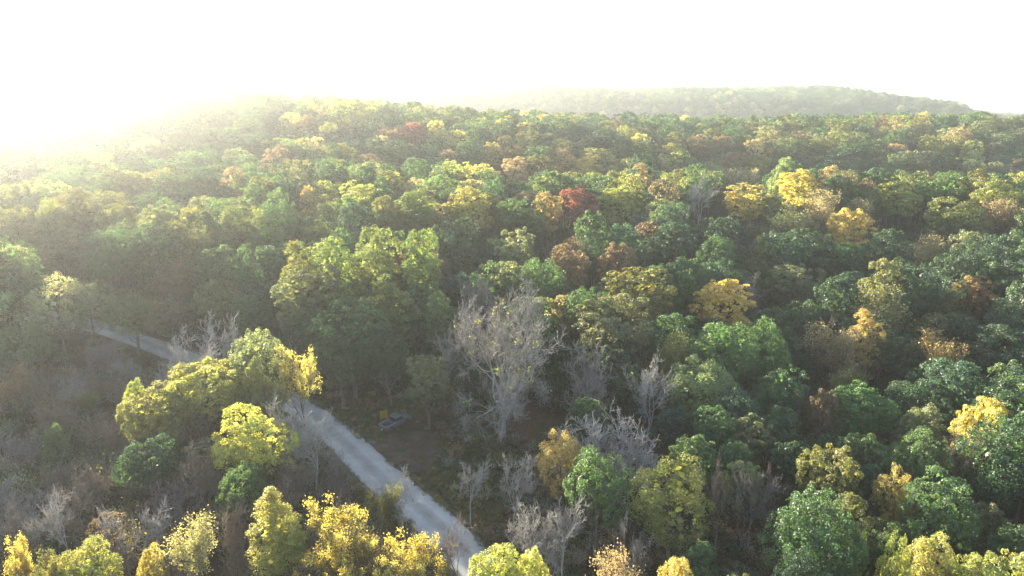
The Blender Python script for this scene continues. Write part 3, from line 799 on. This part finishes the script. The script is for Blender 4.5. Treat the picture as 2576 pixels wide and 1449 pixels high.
 (1290,364,55,'maple','orange',20,'small orange-gold tree just right of the golden one on the middle slope',None),
 (1300,395,95,'maple','tan',20,'tan-gold tree below the small pair of golden trees',None),
 (1032,308,75,'maple','red',20,'dull red tree on the hazy left ridge',None),
 (772,290,80,'maple','orange',20,'orange tree on the hazy left ridge crest',None),
 (772,468,50,'maple','gold',20,'small golden treetop in the hazy left woods',None),
 (2330,305,70,'maple','tan',20,'tan tree on the far right plateau',None),
]

def base_of(t):
    X, Y, W, kind, col, H = t[:6]
    x, y, tt = hit(X, Y, H)
    z = ground_z(x, y)
    dep = y * math.cos(PITCH) - (z + H * .6 - CAM_H) * math.sin(PITCH)
    return x, y, z, W * dep / F * 0.5
trees = []                                               # dicts
for t in T:
    x, y, z, R = base_of(t)
    if t[3] in ('oak', 'maple', 'ash', 'sparse'): R = min(R, t[5] * .40)
    trees.append(dict(x=x, y=y, z=z, R=R, H=t[5], kind=t[3], col=t[4], label=t[6], lm=t[7], hand=True))

# ---- the woods between them
def noise2(x, y, s, k=0):
    return (np.sin(x / s + 1.7 * k) * np.cos(y / s * 1.1 - .6 * k) + np.sin((x + y) / s * .63 + 2.1 * k) + np.cos((x - 1.4 * y) / s * .47 + k)) / 3
def poly_in(px, py, poly):
    ins = np.zeros(len(px), bool); j = len(poly) - 1
    for i in range(len(poly)):
        xi, yi = poly[i]; xj, yj = poly[j]
        ins ^= ((yi > py) != (yj > py)) & (px < (xj - xi) * (py - yi) / (yj - yi + 1e-9) + xi)
        j = i
    return ins
OPEN = [[(-200, 900), (290, 905), (330, 1100), (300, 1260), (-200, 1290)],
        [(800, 985), (1060, 985), (1180, 1120), (1330, 1180), (1350, 1400), (1150, 1449), (1000, 1449), (850, 1180)],
        [(90, 780), (430, 850), (470, 930), (90, 930)]]
def scatter(cell, y0, y1, half_deg, jit=0.42, seed=0):
    r = np.random.default_rng(seed)
    xm = y1 * math.tan(math.radians(half_deg)) + 20
    X, Y = np.meshgrid(np.arange(-xm, xm, cell), np.arange(y0, y1, cell * 0.92))
    X = X + (np.arange(X.shape[0]) % 2)[:, None] * cell * .5
    x = (X + r.uniform(-jit, jit, X.shape) * cell).ravel(); y = (Y + r.uniform(-jit, jit, X.shape) * cell).ravel()
    k = np.abs(np.degrees(np.arctan2(x, y + 22))) < half_deg
    return x[k], y[k]
fx, fy = [], []
for cell, a, b in ((5.6, 44, 150), (7.8, 150, 260), (12.2, 260, 700)):
    x, y = scatter(cell, a, b, 46, seed=int(a)); fx.append(x); fy.append(y)
fx, fy = np.concatenate(fx), np.concatenate(fy)
fz = terrain(fx, fy)
k = road_dist(fx, fy) > 6.0
u, v, dp = project(np.column_stack([fx, fy, fz]))
for p in OPEN[1:]: k &= ~poly_in(u, v, p)
k &= ~(poly_in(u, v, OPEN[0]) & (np.random.default_rng(4).random(len(u)) < .5))
left_of_road = np.interp(fy, ROADC[::-1, 1][np.argsort(ROADC[::-1, 1])], ROADC[::-1, 0][np.argsort(ROADC[::-1, 1])])
scrub = (fy < 122) & (fx < left_of_road + 1)             # leafless scrub on the near left of the road
k &= ~((fy < 86) & (fx < 16) & ~scrub)
fx, fy, fz, scrub = fx[k], fy[k], fz[k], scrub[k]
hx = np.array([t['x'] for t in trees]); hy = np.array([t['y'] for t in trees]); hr = np.array([t['R'] for t in trees])
dd = np.hypot(fx[:, None] - hx, fy[:, None] - hy)
k = (dd > 0.7 * hr + 2.0).all(1)
fx, fy, fz, scrub = fx[k], fy[k], fz[k], scrub[k]
r = np.random.default_rng(77)
for x, y, z, sb in zip(fx, fy, fz, scrub):
    d = math.hypot(x, y)
    n1, n2 = float(noise2(x, y, 28)), float(noise2(x, y, 70, 2))
    q = r.random()
    az = math.degrees(math.atan2(x, y))
    warm = 0.08 + (0.18 if 190 < d < 430 and -20 < az < 16 else 0) + 0.07 * max(0, n2) + (0.06 if d > 330 else 0)
    if x > 15 and y < 205: warm *= .55
    if q < warm:
        col = r.choice(['olive', 'yg', 'yellow', 'gold', 'orange', 'tan', 'brown', 'red'], p=[.36, .38, .07, .04, .02, .08, .05, .0])
    else:
        w_ = np.clip((n1 * .55 + .5 + r.normal(0, .22)) * 7, 0, 6.99)      # stands of like kinds, not a random mix
        col = ['blue', 'dark', 'green', 'mid', 'green', 'sage', 'olive'][int(w_)]
    kind = r.choice(['oak', 'maple', 'ash', 'poplar', 'sparse', 'bare'], p=[.52, .19, .14, .05, .07, .03])
    if sb:
        kind = r.choice(['bare', 'snag', 'sparse'], p=[.35, .45, .2]); col = r.choice(['brown', 'olive', 'tan'])
    if kind in ('bare', 'snag'): col = r.choice(['grey', 'warm', 'mauve'])
    elif kind == 'sparse' and col in ('dark', 'green', 'blue'): col = r.choice(['olive', 'sage', 'tan'])
    if d < 95: H = r.uniform(9.5, 14)
    elif d < 150: H = r.uniform(11.5, 19.5)
    else: H = r.uniform(16, 24.5)
    if kind == 'poplar': H *= 1.12
    R = min(r.uniform(3.3, 6.4), H * .33) * (0.8 if d < 110 else 1.0)
    if d > 150: R = min(r.uniform(4.6, 7.2), H * .36)
    if d > 260: R = r.uniform(5.4, 8.6); H = r.uniform(15.5, 23.5)
    if sb: H = r.uniform(6.0, 9.5); R = r.uniform(2.6, 3.8)
    trees.append(dict(x=x, y=y, z=z, R=R, H=H, kind=str(kind), col=str(col), label=None, lm=None, hand=False))

# ---- which of them show, and how much: a coarse depth picture of crown ellipses
GW, GH, GS = 644, 362, 0.25
def measure(ts):
    P = np.array([(t['x'], t['y'], t['z'] + t['H'] * .66) for t in ts])
    u, v, dp = project(P)
    ru = np.array([t['R'] for t in ts]) * F / dp * GS
    rv = np.array([max(t['R'] * .7, t['H'] * .33) for t in ts]) * F / dp * GS
    u, v = u * GS, v * GS
    idb = np.full((GH, GW), -1)
    order = np.argsort(dp)
    for i in order:
        if dp[i] < 15: continue
        x0, x1 = int(max(0, u[i] - ru[i])), int(min(GW - 1, u[i] + ru[i])); y0, y1 = int(max(0, v[i] - rv[i])), int(min(GH - 1, v[i] + rv[i]))
        if x1 < x0 or y1 < y0: continue
        yy, xx = np.mgrid[y0:y1 + 1, x0:x1 + 1]
        e = ((xx - u[i]) / ru[i]) ** 2 + ((yy - v[i]) / rv[i]) ** 2 <= 1
        if ts[i]['kind'] in ('bare', 'snag', 'sparse', 'golden', 'cottonwood'): e &= ((xx + yy) % 2 == 0)
        sub = idb[y0:y1 + 1, x0:x1 + 1]
        sub[e & (sub < 0)] = i
    cnt = np.bincount(idb[idb >= 0], minlength=len(ts))
    return cnt, u / GS, v / GS, ru / GS, rv / GS, dp
cnt, u, v, ru, rv, dp = measure(trees)
# drop fillers that would stand in front of a hand-placed tree
nh = len(T)
drop = set()
for i in range(nh, len(trees)):
    if trees[i]['z'] > -50 and trees[i]['kind'] in ('bare', 'snag') and trees[i]['y'] < 122: soft = .55
    else: soft = 1.0
    for j in range(nh):
        if dp[i] < dp[j] and abs(u[i] - u[j]) < (ru[i] * 0.7 + ru[j] * 0.6) * soft and v[i] - rv[i] < v[j] + rv[j] * 0.15 and v[i] > v[j] - rv[j] * 1.2:
            drop.add(i); break
# keep the view to pickup, clearing and road open
KEEP = [(900, 1010, 1060, 1110), (1225, 940, 1400, 1150), (830, 1080, 1230, 1400), (160, 790, 400, 890)]
for i in range(nh, len(trees)):
    for (a, b, c, d) in KEEP:
        if u[i] + ru[i] > a and u[i] - ru[i] < c and v[i] + rv[i] > b and v[i] - rv[i] < d: drop.add(i)
trees = [t for i, t in enumerate(trees) if i not in drop]
cnt, u, v, ru, rv, dp = measure(trees)
MAXN = 298
is_scrub = lambda t: not t['hand'] and t['kind'] in ('bare', 'snag') and t['y'] < 122
order = [i for i in np.argsort(-cnt) if not trees[i]['hand'] and not is_scrub(trees[i])][:MAXN - nh]
order += [i for i in np.argsort(-cnt) if is_scrub(trees[i]) and cnt[i] > 20][:56]
single = list(range(nh)) + sorted(order, key=lambda i: dp[i])
single_set = set(single)
rest = [i for i in range(len(trees)) if i not in single_set and not (trees[i]['kind'] in ('bare', 'snag') and trees[i]['y'] < 125)]

# ---- labels for the woods: counted from the nearest named tree
KINDW = dict(snag='tangled bare', oak='broad-crowned', maple='rounded', ash='feathery', poplar='upright', sparse='thin-leaved', bare='bare')
lmk = [(i, trees[i]['lm']) for i in range(nh) if trees[i]['lm']]
rel_lists = {}
for i in single:
    t = trees[i]
    if t['label']: continue
    best = min(lmk, key=lambda a: ((u[i] - u[a[0]]) ** 2 + (1.6 * (v[i] - v[a[0]])) ** 2))
    j = best[0]; du, dv = u[i] - u[j], v[i] - v[j]
    if abs(du) > 1.1 * abs(dv): rel = 'right of' if du > 0 else 'left of'
    else: rel = 'beyond' if dv < 0 else 'in front of'
    rel_lists.setdefault((t['col'], t['kind'], rel, j), []).append((math.hypot(du, dv), i))
ORD = ['nearest', 'second', 'third', 'fourth', 'fifth', 'sixth', 'seventh', 'eighth', 'ninth', 'tenth', 'eleventh', 'twelfth']
for (c, kd, rel, j), L in rel_lists.items():
    L.sort()
    for k, (_, i) in enumerate(L):
        pre = '' if len(L) == 1 else (ORD[k] + ' ') if k < 12 else f'{k + 1}th '
        cw = WORDS[c]
        trees[i]['label'] = f"{pre}{cw} {KINDW[kd]} tree {rel} {trees[j]['lm']}"

NAMES = dict(oak='oak_tree', maple='maple_tree', ash='ash_tree', poplar='poplar_tree', sparse='thin_leaved_tree', bare='bare_tree', snag='dead_tree', cottonwood='cottonwood_tree',
             lime='young_tree', broad='spreading_tree', spire='columnar_tree', golden='golden_tree')
GROUPS = dict(oak='broad trees of the wood', maple='rounded trees of the wood', ash='feathery trees of the wood', poplar='poplars of the wood', sparse='thin-leaved trees of the wood', bare='leafless trees',
              snag='leafless trees', lime='young leafy trees', broad='sunlit spreading trees', golden='thin golden trees', cottonwood=None, spire=None)
rt = np.random.default_rng(99)
for n, i in enumerate(single):
    t = trees[i]
    pr = PROTO[t['kind']]; tr, cr, H, R = pr[int(rt.integers(len(pr)))]
    e = thing(NAMES[t['kind']], t['label'], 'tree', (t['x'], t['y'], t['z']), GROUPS[t['kind']], rt.uniform(0, 6.283) if t['kind'] != 'cottonwood' else 0.4)
    s = t['R'] / R
    q = rt.uniform(.9, 1.12)
    e.scale = (s * q, s / q, t['H'] / H)
    e.rotation_euler[0], e.rotation_euler[1] = rt.normal(0, .04), rt.normal(0, .04)
    a = link('trunk', tr, e); b = link('crown', cr, e)
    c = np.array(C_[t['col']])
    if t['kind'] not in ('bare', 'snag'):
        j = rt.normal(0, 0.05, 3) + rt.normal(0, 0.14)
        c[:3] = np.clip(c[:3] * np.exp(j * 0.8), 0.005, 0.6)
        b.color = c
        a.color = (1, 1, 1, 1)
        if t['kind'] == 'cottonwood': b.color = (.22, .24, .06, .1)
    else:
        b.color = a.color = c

# ---- the rest of the woods, one object each
def scatter_group(name, coll):
    ng = bpy.data.node_groups.new(name, 'GeometryNodeTree')
    ng.interface.new_socket('Geometry', in_out='INPUT', socket_type='NodeSocketGeometry')
    ng.interface.new_socket('Geometry', in_out='OUTPUT', socket_type='NodeSocketGeometry')
    N, L = ng.nodes, ng.links
    gi, go = N.new('NodeGroupInput'), N.new('NodeGroupOutput')
    iop = N.new('GeometryNodeInstanceOnPoints'); ci = N.new('GeometryNodeCollectionInfo')
    ci.inputs['Collection'].default_value = coll
    ci.inputs['Separate Children'].default_value = True; ci.inputs['Reset Children'].default_value = True
    def attr(nm, ty):
        a = N.new('GeometryNodeInputNamedAttribute'); a.data_type = ty; a.inputs['Name'].default_value = nm; return a.outputs['Attribute']
    L.new(gi.outputs[0], iop.inputs['Points']); L.new(ci.outputs[0], iop.inputs['Instance'])
    iop.inputs['Pick Instance'].default_value = True
    L.new(attr('variant', 'INT'), iop.inputs['Instance Index'])
    er = N.new('FunctionNodeEulerToRotation'); L.new(attr('turn', 'FLOAT_VECTOR'), er.inputs[0]); L.new(er.outputs[0], iop.inputs['Rotation'])
    L.new(attr('size', 'FLOAT_VECTOR'), iop.inputs['Scale'])
    L.new(iop.outputs[0], go.inputs[0])
    return ng
def stuff_points(name, P, variant, rot, size, tint, ng):
    me = bpy.data.meshes.new(name); me.vertices.add(len(P)); me.vertices.foreach_set('co', np.asarray(P, np.float32).ravel())
    for nm, ty, key, A in (('variant', 'INT', 'value', np.asarray(variant, np.int32)), ('turn', 'FLOAT_VECTOR', 'vector', np.asarray(rot, np.float32).ravel()),
                           ('size', 'FLOAT_VECTOR', 'vector', np.asarray(size, np.float32).ravel()), ('tint', 'FLOAT_COLOR', 'color', np.asarray(tint, np.float32).ravel())):
        a = me.attributes.new(nm, ty, 'POINT'); a.data.foreach_set(key, A)
    me.update()
    o = link(name, me); m = o.modifiers.new('scatter', 'NODES'); m.node_group = ng
    o['kind'] = 'stuff'
    return o
WOODS = scatter_group('woods_scatter', FAR)
def tints(cols, r):
    A = np.array([C_[c] for c in cols]); A[:, 3] = 1
    A[:, :3] *= np.exp(r.normal(0, 0.16, (len(A), 1)) + r.normal(0, 0.04, (len(A), 3)))
    return A
rr = np.random.default_rng(5)
R_ = [trees[i] for i in rest]
for t in R_:
    if t['kind'] in ('bare', 'snag'): t['col'] = 'brown'
P = [(t['x'], t['y'], t['z']) for t in R_]
var = rr.integers(0, 5, len(R_)); po = np.array([t['kind'] == 'poplar' for t in R_]); var[po] = 5 + rr.integers(0, 2, po.sum())
size = [(t['R'] / 5.8, t['R'] / 5.8, t['H'] / 20) for t in R_]
rot = np.column_stack([np.zeros(len(R_)), np.zeros(len(R_)), rr.uniform(0, 6.28, len(R_))])
stuff_points('woodland', P, var, rot, size, tints([t['col'] for t in R_], rr), WOODS)
# wooded hills far beyond
x, y = scatter(12.5, 720, 1850, 40, seed=31)
z = terrain(x, y)
cols = rr.choice(['dark', 'green', 'blue', 'mid', 'olive', 'yg', 'tan', 'orange'], len(x), p=[.2, .25, .2, .18, .11, .05, .01, .0])
s = rr.uniform(1.05, 1.6, len(x)); hz = rr.uniform(.75, 1.1, len(x))
stuff_points('hillside_woods', np.column_stack([x, y, z]), rr.integers(0, NFAR, len(x)), np.column_stack([0 * x, 0 * x, rr.uniform(0, 6.28, len(x))]), np.column_stack([s, s, hz]), tints(cols, rr), WOODS)

# ------------------------------------------------------------------ undergrowth and grass
BRUSH = bpy.data.collections.new('brush_source')
def brush_proto(seed, leafn, R, H, leafs=0.22):
    r = np.random.default_rng(seed); w = Wood(); tips = []
    for k in range(7):
        a = r.uniform(0, 6.28); d = unit(np.array([math.cos(a) * .7, math.sin(a) * .7, 1]))
        grow(w, r, np.array([math.cos(a) * .3, math.sin(a) * .3, -.1]), d, H * .6, 0.035, 1, 3, (0.4, 0.9), 0.05, 0.22, (3, 4), (0.5, 0.75), 3, 0.2, tips)
    V, i = w.arrays(0.013); Tn = np.array(tips)
    sc = np.array([R / np.percentile(np.hypot(V[:, 0], V[:, 1]), 97)] * 2 + [H / V[:, 2].max()]); V = V * sc; Tn = Tn * sc
    ci = r.integers(len(Tn), size=leafn); P = Tn[ci] * np.array([1, 1, r.uniform(.6, 1)]) + r.normal(size=(leafn, 3)) * .28
    P[:, 2] = np.maximum(P[:, 2], 0.05)
    me = leaf_mesh('brush', P, unit(r.normal(size=(leafn, 3)) + np.array([0, 0, .5])), leafs * r.uniform(.6, 1.4, leafn), r.random(leafn), [LEAF_I, GREYBARK if leafn < 300 else BARK], extra=(V, i))
    o = bpy.data.objects.new('brush', me); BRUSH.objects.link(o)
for s in range(3): brush_proto(300 + s, 700, 1.9, 2.2)
for s in range(3): brush_proto(310 + s, 200, 1.8, 2.6)
BR = scatter_group('brush_scatter', BRUSH)
x, y = scatter(2.6, 40, 240, 44, 0.5, seed=51)
rd = road_dist(x, y); z = terrain(x, y)
u2, v2, _ = project(np.column_stack([x, y, z]))
open_ = poly_in(x, y, [tuple(p) for p in (cen + (PULL - cen) * 1.25)]) | ((np.hypot(x + 19.5, y - 104.5) < 7.5))
dens = np.clip(0.75 + noise2(x, y, 7) * .5, .25, 1)
k = (rd > 4.6) & ~open_ & (rr.random(len(x)) < dens)
near_clear = poly_in(u2, v2, OPEN[1]); k &= ~(near_clear & (rr.random(len(x)) < .55))
x, y, z, rd = x[k], y[k], z[k], rd[k]
nl = noise2(x, y, 18, 3)
cols = np.where(rr.random(len(x)) < .45 + .3 * nl, 'brown', rr.choice(['dark', 'olive', 'mid', 'tan', 'green'], len(x), p=[.3, .3, .12, .08, .2]))
left_ = np.interp(y, ROADC[::-1, 1][np.argsort(ROADC[::-1, 1])], ROADC[::-1, 0][np.argsort(ROADC[::-1, 1])])
deep = (np.hypot(x, y) > 108) & ~((x < left_) & (y < 175)) & (rd > 9) & ~near_clear[k]
cols = np.where(deep & (rr.random(len(x)) < .5), 'green', cols)
s = rr.uniform(.55, 1.25, len(x)) * np.where(deep, 1.3, 1); s2 = rr.uniform(.35, 1.1, len(x)) * np.where(rd < 7, .6, 1) * np.where(deep, 2.6, 1)
left_ = np.interp(y, ROADC[::-1, 1][np.argsort(ROADC[::-1, 1])], ROADC[::-1, 0][np.argsort(ROADC[::-1, 1])])
scr = (x < left_ - 2) & (y < 122) & (rd > 5.5)
s = np.where(scr, s * 1.25, s); s2 = np.where(scr, s2 * 1.4 + .2, s2)
pick = np.where(scr & (rr.random(len(x)) < .6), rr.integers(3, 6, len(x)), rr.integers(0, 6, len(x)))
stuff_points('undergrowth', np.column_stack([x, y, z]), pick, np.column_stack([0 * x, 0 * x, rr.uniform(0, 6.28, len(x))]), np.column_stack([s, s, s2]), tints(cols, rr), BR)

GRASS = bpy.data.collections.new('grass_source')
for sd in range(3):
    r = np.random.default_rng(400 + sd); n = 60
    a = r.uniform(0, 6.28, n); rad = np.sqrt(r.random(n)) * .45
    b0 = np.column_stack([np.cos(a) * rad, np.sin(a) * rad, np.zeros(n)])
    lean = np.column_stack([r.normal(0, .16, n), r.normal(0, .16, n), r.uniform(.18, .5, n)])
    wd = unit(np.column_stack([r.normal(size=n), r.normal(size=n), np.zeros(n)])) * .022
    V = np.stack([b0 - wd, b0 + wd, b0 + lean + wd * .2, b0 + lean - wd * .2], 1).reshape(-1, 3)
    me = fill_mesh('grass_tuft', V, 4, np.arange(len(V)), [LEAF_I])
    at = me.attributes.new('leafvar', 'FLOAT', 'POINT'); at.data.foreach_set('value', np.repeat(r.random(n), 4).astype(np.float32))
    GRASS.objects.link(bpy.data.objects.new('grass_tuft', me))
GR = scatter_group('grass_scatter', GRASS)
x, y = scatter(0.75, 52, 118, 22, 0.5, seed=61)
rd = road_dist(x, y); z = terrain(x, y)
inp = poly_in(x, y, [tuple(p) for p in PULL])
k = (rd > 2.45) & (rd < 20) & (~inp | (rr.random(len(x)) < .12)) & (rr.random(len(x)) < np.clip(.7 + noise2(x, y, 3.3) * .7, .08, 1))
x, y, z = x[k], y[k], z[k]
cols = rr.choice(['dark', 'olive', 'brown', 'tan', 'green'], len(x), p=[.25, .3, .2, .08, .17])
s = rr.uniform(.6, 1.3, len(x))
stuff_points('grass', np.column_stack([x, y, z + .02]), rr.integers(0, 3, len(x)), np.column_stack([0 * x, 0 * x, rr.uniform(0, 6.28, len(x))]), np.column_stack([s, s, s]), tints(cols, rr), GR)

# ------------------------------------------------------------------ pickup truck
PAINT = plain('grey_paint', (0.13, 0.148, 0.185), 0.28, 0.35, 0.5, 0.8, 0.05)
GLASS = plain('dark_glass', (0.012, 0.013, 0.015), 0.06, 0.0, 0.6, 0.0, 0.1)
RUBBER = plain('rubber', (0.02, 0.02, 0.02), 0.85)
CHROME = plain('chrome', (0.62, 0.63, 0.65), 0.18, 1.0)
LIT_EDGE = plain('lit_edge', (0.40, 0.42, 0.46), 0.3, 0.3)  # pale colour standing in for light caught along the truck's edges
LINER = plain('bed_liner', (0.018, 0.018, 0.02), 0.8)
REDL = plain('red_lens', (0.35, 0.015, 0.015), 0.2)
CLEAR = plain('clear_lens', (0.75, 0.75, 0.72), 0.12)
WHITE = plain('white_plate', (0.78, 0.78, 0.76), 0.5)

def mesh_from(bm_, name, mat, parent, smooth_=False):
    bmesh.ops.recalc_face_normals(bm_, faces=bm_.faces)
    me = bpy.data.meshes.new(name); bm_.to_mesh(me); bm_.free(); me.materials.append(mat)
    if smooth_:
        for p in me.polygons: p.use_smooth = True
    return link(name, me, parent)
def extrude_poly(pts, y0, y1, bev=0.0):
    """Side outline (x, z) stretched from y0 to y1."""
    b = bmesh.new()
    A = [b.verts.new((x, y0, z)) for x, z in pts]; B = [b.verts.new((x, y1, z)) for x, z in pts]
    b.faces.new(A); b.faces.new(B[::-1])
    n = len(pts)
    for i in range(n): b.faces.new((A[i], B[i], B[(i + 1) % n], A[(i + 1) % n]))
    if bev: bmesh.ops.bevel(b, geom=b.edges[:], offset=bev, segments=2, affect='EDGES', clamp_overlap=True)
    return b
def box(x0, x1, y0, y1, z0, z1, bev=0.0):
    return extrude_poly([(x0, z0), (x1, z0), (x1, z1), (x0, z1)], y0, y1, bev)
def loft(q0, q1, bev=0.0):
    b = bmesh.new(); A = [b.verts.new(p) for p in q0]; B = [b.verts.new(p) for p in q1]; n = len(q0)
    b.faces.new(A); b.faces.new(B[::-1])
    for i in range(n): b.faces.new((A[i], B[i], B[(i + 1) % n], A[(i + 1) % n]))
    if bev: bmesh.ops.bevel(b, geom=b.edges[:], offset=bev, segments=2, affect='EDGES', clamp_overlap=True)
    return b
TX, TY = -19.2, 104.3
truck = thing('pickup_truck', 'grey crew cab pickup truck parked on the dirt pull-off beside the road', 'pickup', (TX, TY, ground_z(TX, TY) + 0.03), None, math.atan2(.8, .6))
def arch(cx, r, z0, n=9): return [(cx + r * math.cos(a), z0 + r * math.sin(a)) for a in np.linspace(math.pi, 0, n)]
side = [(-2.85, 0.62)] + arch(-1.75, .47, .45) + arch(1.78, .47, .45) + [(2.75, 0.55), (2.85, 0.85), (2.72, 1.08), (1.25, 1.18), (-2.9, 1.18)]
for s_ in (-1, 1):
    mesh_from(extrude_poly(side, s_ * 0.90, s_ * 1.0, 0.025), 'body_side', PAINT, truck)
mesh_from(box(-2.80, 2.6, -0.89, 0.89, 0.42, 0.66, 0.02), 'bed_floor', LINER, truck)
mesh_from(box(-0.78, -0.70, -0.89, 0.89, 0.67, 1.16, 0.01), 'bed_front_wall', PAINT, truck)
mesh_from(loft([(1.2, -.9, 1.0), (2.74, -.88, .95), (2.74, .88, .95), (1.2, .9, 1.0)], [(1.2, -.9, 1.21), (2.62, -.84, 1.11), (2.62, .84, 1.11), (1.2, .9, 1.21)], 0.03), 'hood', PAINT, truck)
mesh_from(box(2.6, 2.80, -0.88, 0.88, 0.56, 0.94, 0.03), 'grille', CHROME, truck)
mesh_from(box(2.78, 2.94, -1.0, 1.0, 0.42, 0.62, 0.04), 'front_bumper', CHROME, truck)
mesh_from(box(-3.02, -2.86, -1.0, 1.0, 0.46, 0.64, 0.04), 'rear_bumper', CHROME, truck)
tg = mesh_from(box(-2.93, -2.85, -0.88, 0.88, 0.68, 1.18, 0.02), 'tailgate', PAINT, truck)
mesh_from(box(-2.955, -2.932, -0.17, 0.17, 0.98, 1.04, 0.004), 'handle', CHROME, tg)
mesh_from(box(-3.045, -3.022, -0.17, 0.17, 0.49, 0.63, 0.004), 'license_plate', WHITE, truck)
for s_ in (-1, 1):
    mesh_from(box(-2.945, -2.80, s_ * .885, s_ * 1.008, 0.74, 1.10, 0.012), 'taillight', REDL, truck)
    mesh_from(box(2.70, 2.83, s_ * .62, s_ * .95, 0.74, 0.94, 0.02), 'headlight', CLEAR, truck)
    mesh_from(box(0.98, 1.12, s_ * 1.01, s_ * 1.22, 1.2, 1.40, 0.03), 'mirror', PAINT, truck)
# cab: lower ring at the belt line, roof above
q0 = [(-.72, -.93, 1.17), (1.35, -.93, 1.17), (1.35, .93, 1.17), (-.72, .93, 1.17)]
q1 = [(-.58, -.72, 1.84), (.55, -.72, 1.84), (.55, .72, 1.84), (-.58, .72, 1.84)]
mesh_from(loft(q0, q1, 0.02), 'cab', PAINT, truck)
mesh_from(box(-.62, .60, -.74, .74, 1.842, 1.90, 0.03), 'roof', PAINT, truck)
for s_ in (-1, 1):  # thin strips added to draw the lit edges of bed, belt and roof
    mesh_from(box(-2.90, -.72, s_ * .89, s_ * 1.01, 1.183, 1.215, 0.008), 'bed_rail_highlight', LIT_EDGE, truck)
    mesh_from(box(-.70, 1.30, s_ * .945, s_ * 1.005, 1.184, 1.205, 0.006), 'belt_highlight', LIT_EDGE, truck)
    mesh_from(box(-.60, .58, s_ * .70, s_ * .76, 1.903, 1.925, 0.006), 'roof_rim_highlight', LIT_EDGE, truck)
mesh_from(box(-2.94, -2.84, -.87, .87, 1.183, 1.212, 0.008), 'tailgate_rail_highlight', LIT_EDGE, truck)
def pane(name, pts, nrm):
    n = np.array(nrm, float); n /= np.linalg.norm(n)
    P = [np.array(p) + n * .006 for p in pts]; Q = [p + n * .008 for p in P]
    mesh_from(loft([tuple(p) for p in P], [tuple(p) for p in Q]), name, GLASS, truck)
def on(a, b, c, d, s, t):                                # bilinear point of a cab face
    a, b, c, d = map(np.array, (a, b, c, d)); return (a * (1 - s) + b * s) * (1 - t) + (d * (1 - s) + c * s) * t
def face_pane(name, a, b, c, d, s0, s1, t0, t1, n):
    pane(name, [on(a, b, c, d, s0, t0), on(a, b, c, d, s1, t0), on(a, b, c, d, s1, t1), on(a, b, c, d, s0, t1)], n)
face_pane('rear_window', q0[0], q0[3], q1[3], q1[0], .09, .91, .14, .88, (-.67, 0, .14))
face_pane('windshield', q0[1], q0[2], q1[2], q1[1], .06, .94, .06, .94, (.67, 0, .8))
for s_, (a, b, c, d) in ((-1, (q0[0], q0[1], q1[1], q1[0])), (1, (q0[3], q0[2], q1[2], q1[3]))):
    for s0, s1 in ((.08, .46), (.49, .88)):
        face_pane('side_window', a, b, c, d, s0, s1, .1, .88, (0, s_ * .67, .21))
    for xx in (-.1, .92):
        mesh_from(box(xx, xx + .18, s_ * 1.0, s_ * 1.025, 1.04, 1.08, 0.006), 'door_handle', CHROME, truck)
def wheel(cx, s_):
    b = bmesh.new()
    prof = [(.22, -.12), (.37, -.13), (.40, -.08), (.40, .08), (.37, .13), (.22, .12)]
    n = 24; rows = []
    for k_ in range(n):
        a = 2 * math.pi * k_ / n
        rows.append([b.verts.new((rr_ * math.cos(a), yy, rr_ * math.sin(a))) for rr_, yy in prof])
    for k_ in range(n):
        for i_ in range(len(prof)):
            b.faces.new((rows[k_][i_], rows[(k_ + 1) % n][i_], rows[(k_ + 1) % n][(i_ + 1) % len(prof)], rows[k_][(i_ + 1) % len(prof)]))
    w = mesh_from(b, 'wheel', RUBBER, truck, True); w.location = (cx, s_ * .86, .40)
    b = bmesh.new()
    bmesh.ops.create_cone(b, cap_ends=True, segments=20, radius1=.225, radius2=.19, depth=.16, matrix=Matrix.Rotation(-s_ * math.pi / 2, 4, 'X'))
    for k_ in range(5):
        a = 2 * math.pi * k_ / 5
        bmesh.ops.create_cube(b, size=1, matrix=Matrix.Translation((.11 * math.cos(a), s_ * .085, .11 * math.sin(a))) @ Matrix.Rotation(-a, 4, 'Y') @ Matrix.Diagonal((.2, .03, .05, 1)))
    mesh_from(b, 'rim', CHROME, w)
for cx in (-1.75, 1.78):
    for s_ in (-1, 1): wheel(cx, s_)

# ------------------------------------------------------------------ yellow slatted panel behind the pickup
YEL = plain('yellow_paint', (0.42, 0.29, 0.012), 0.5, vary=0.2)
BX, BY = -21.6, 106.9
pan = thing('barrier_panel', 'yellow slatted barrier panel standing upright behind the grey pickup', 'barrier', (BX, BY, ground_z(BX, BY)), None, math.radians(38))
for xx in (-.60, .60): mesh_from(box(xx - .05, xx + .05, -.05, .05, -.3, 1.6, 0.01), 'post', YEL, pan)
for zz in (.25, 1.46): mesh_from(box(-.546, .546, -.035, .035, zz, zz + .10, 0.008), 'rail', YEL, pan)
sl = None
for k_ in range(6):
    xx = -.45 + k_ * .18
    if sl is None:
        sl = mesh_from(box(-.045, .045, -.015, .015, .355, 1.455), 'slat', YEL, pan); sl.location = (xx, 0, 0)
    else:
        c = sl.copy(); COL.objects.link(c); c.parent = pan; c.location = (xx, 0, 0)
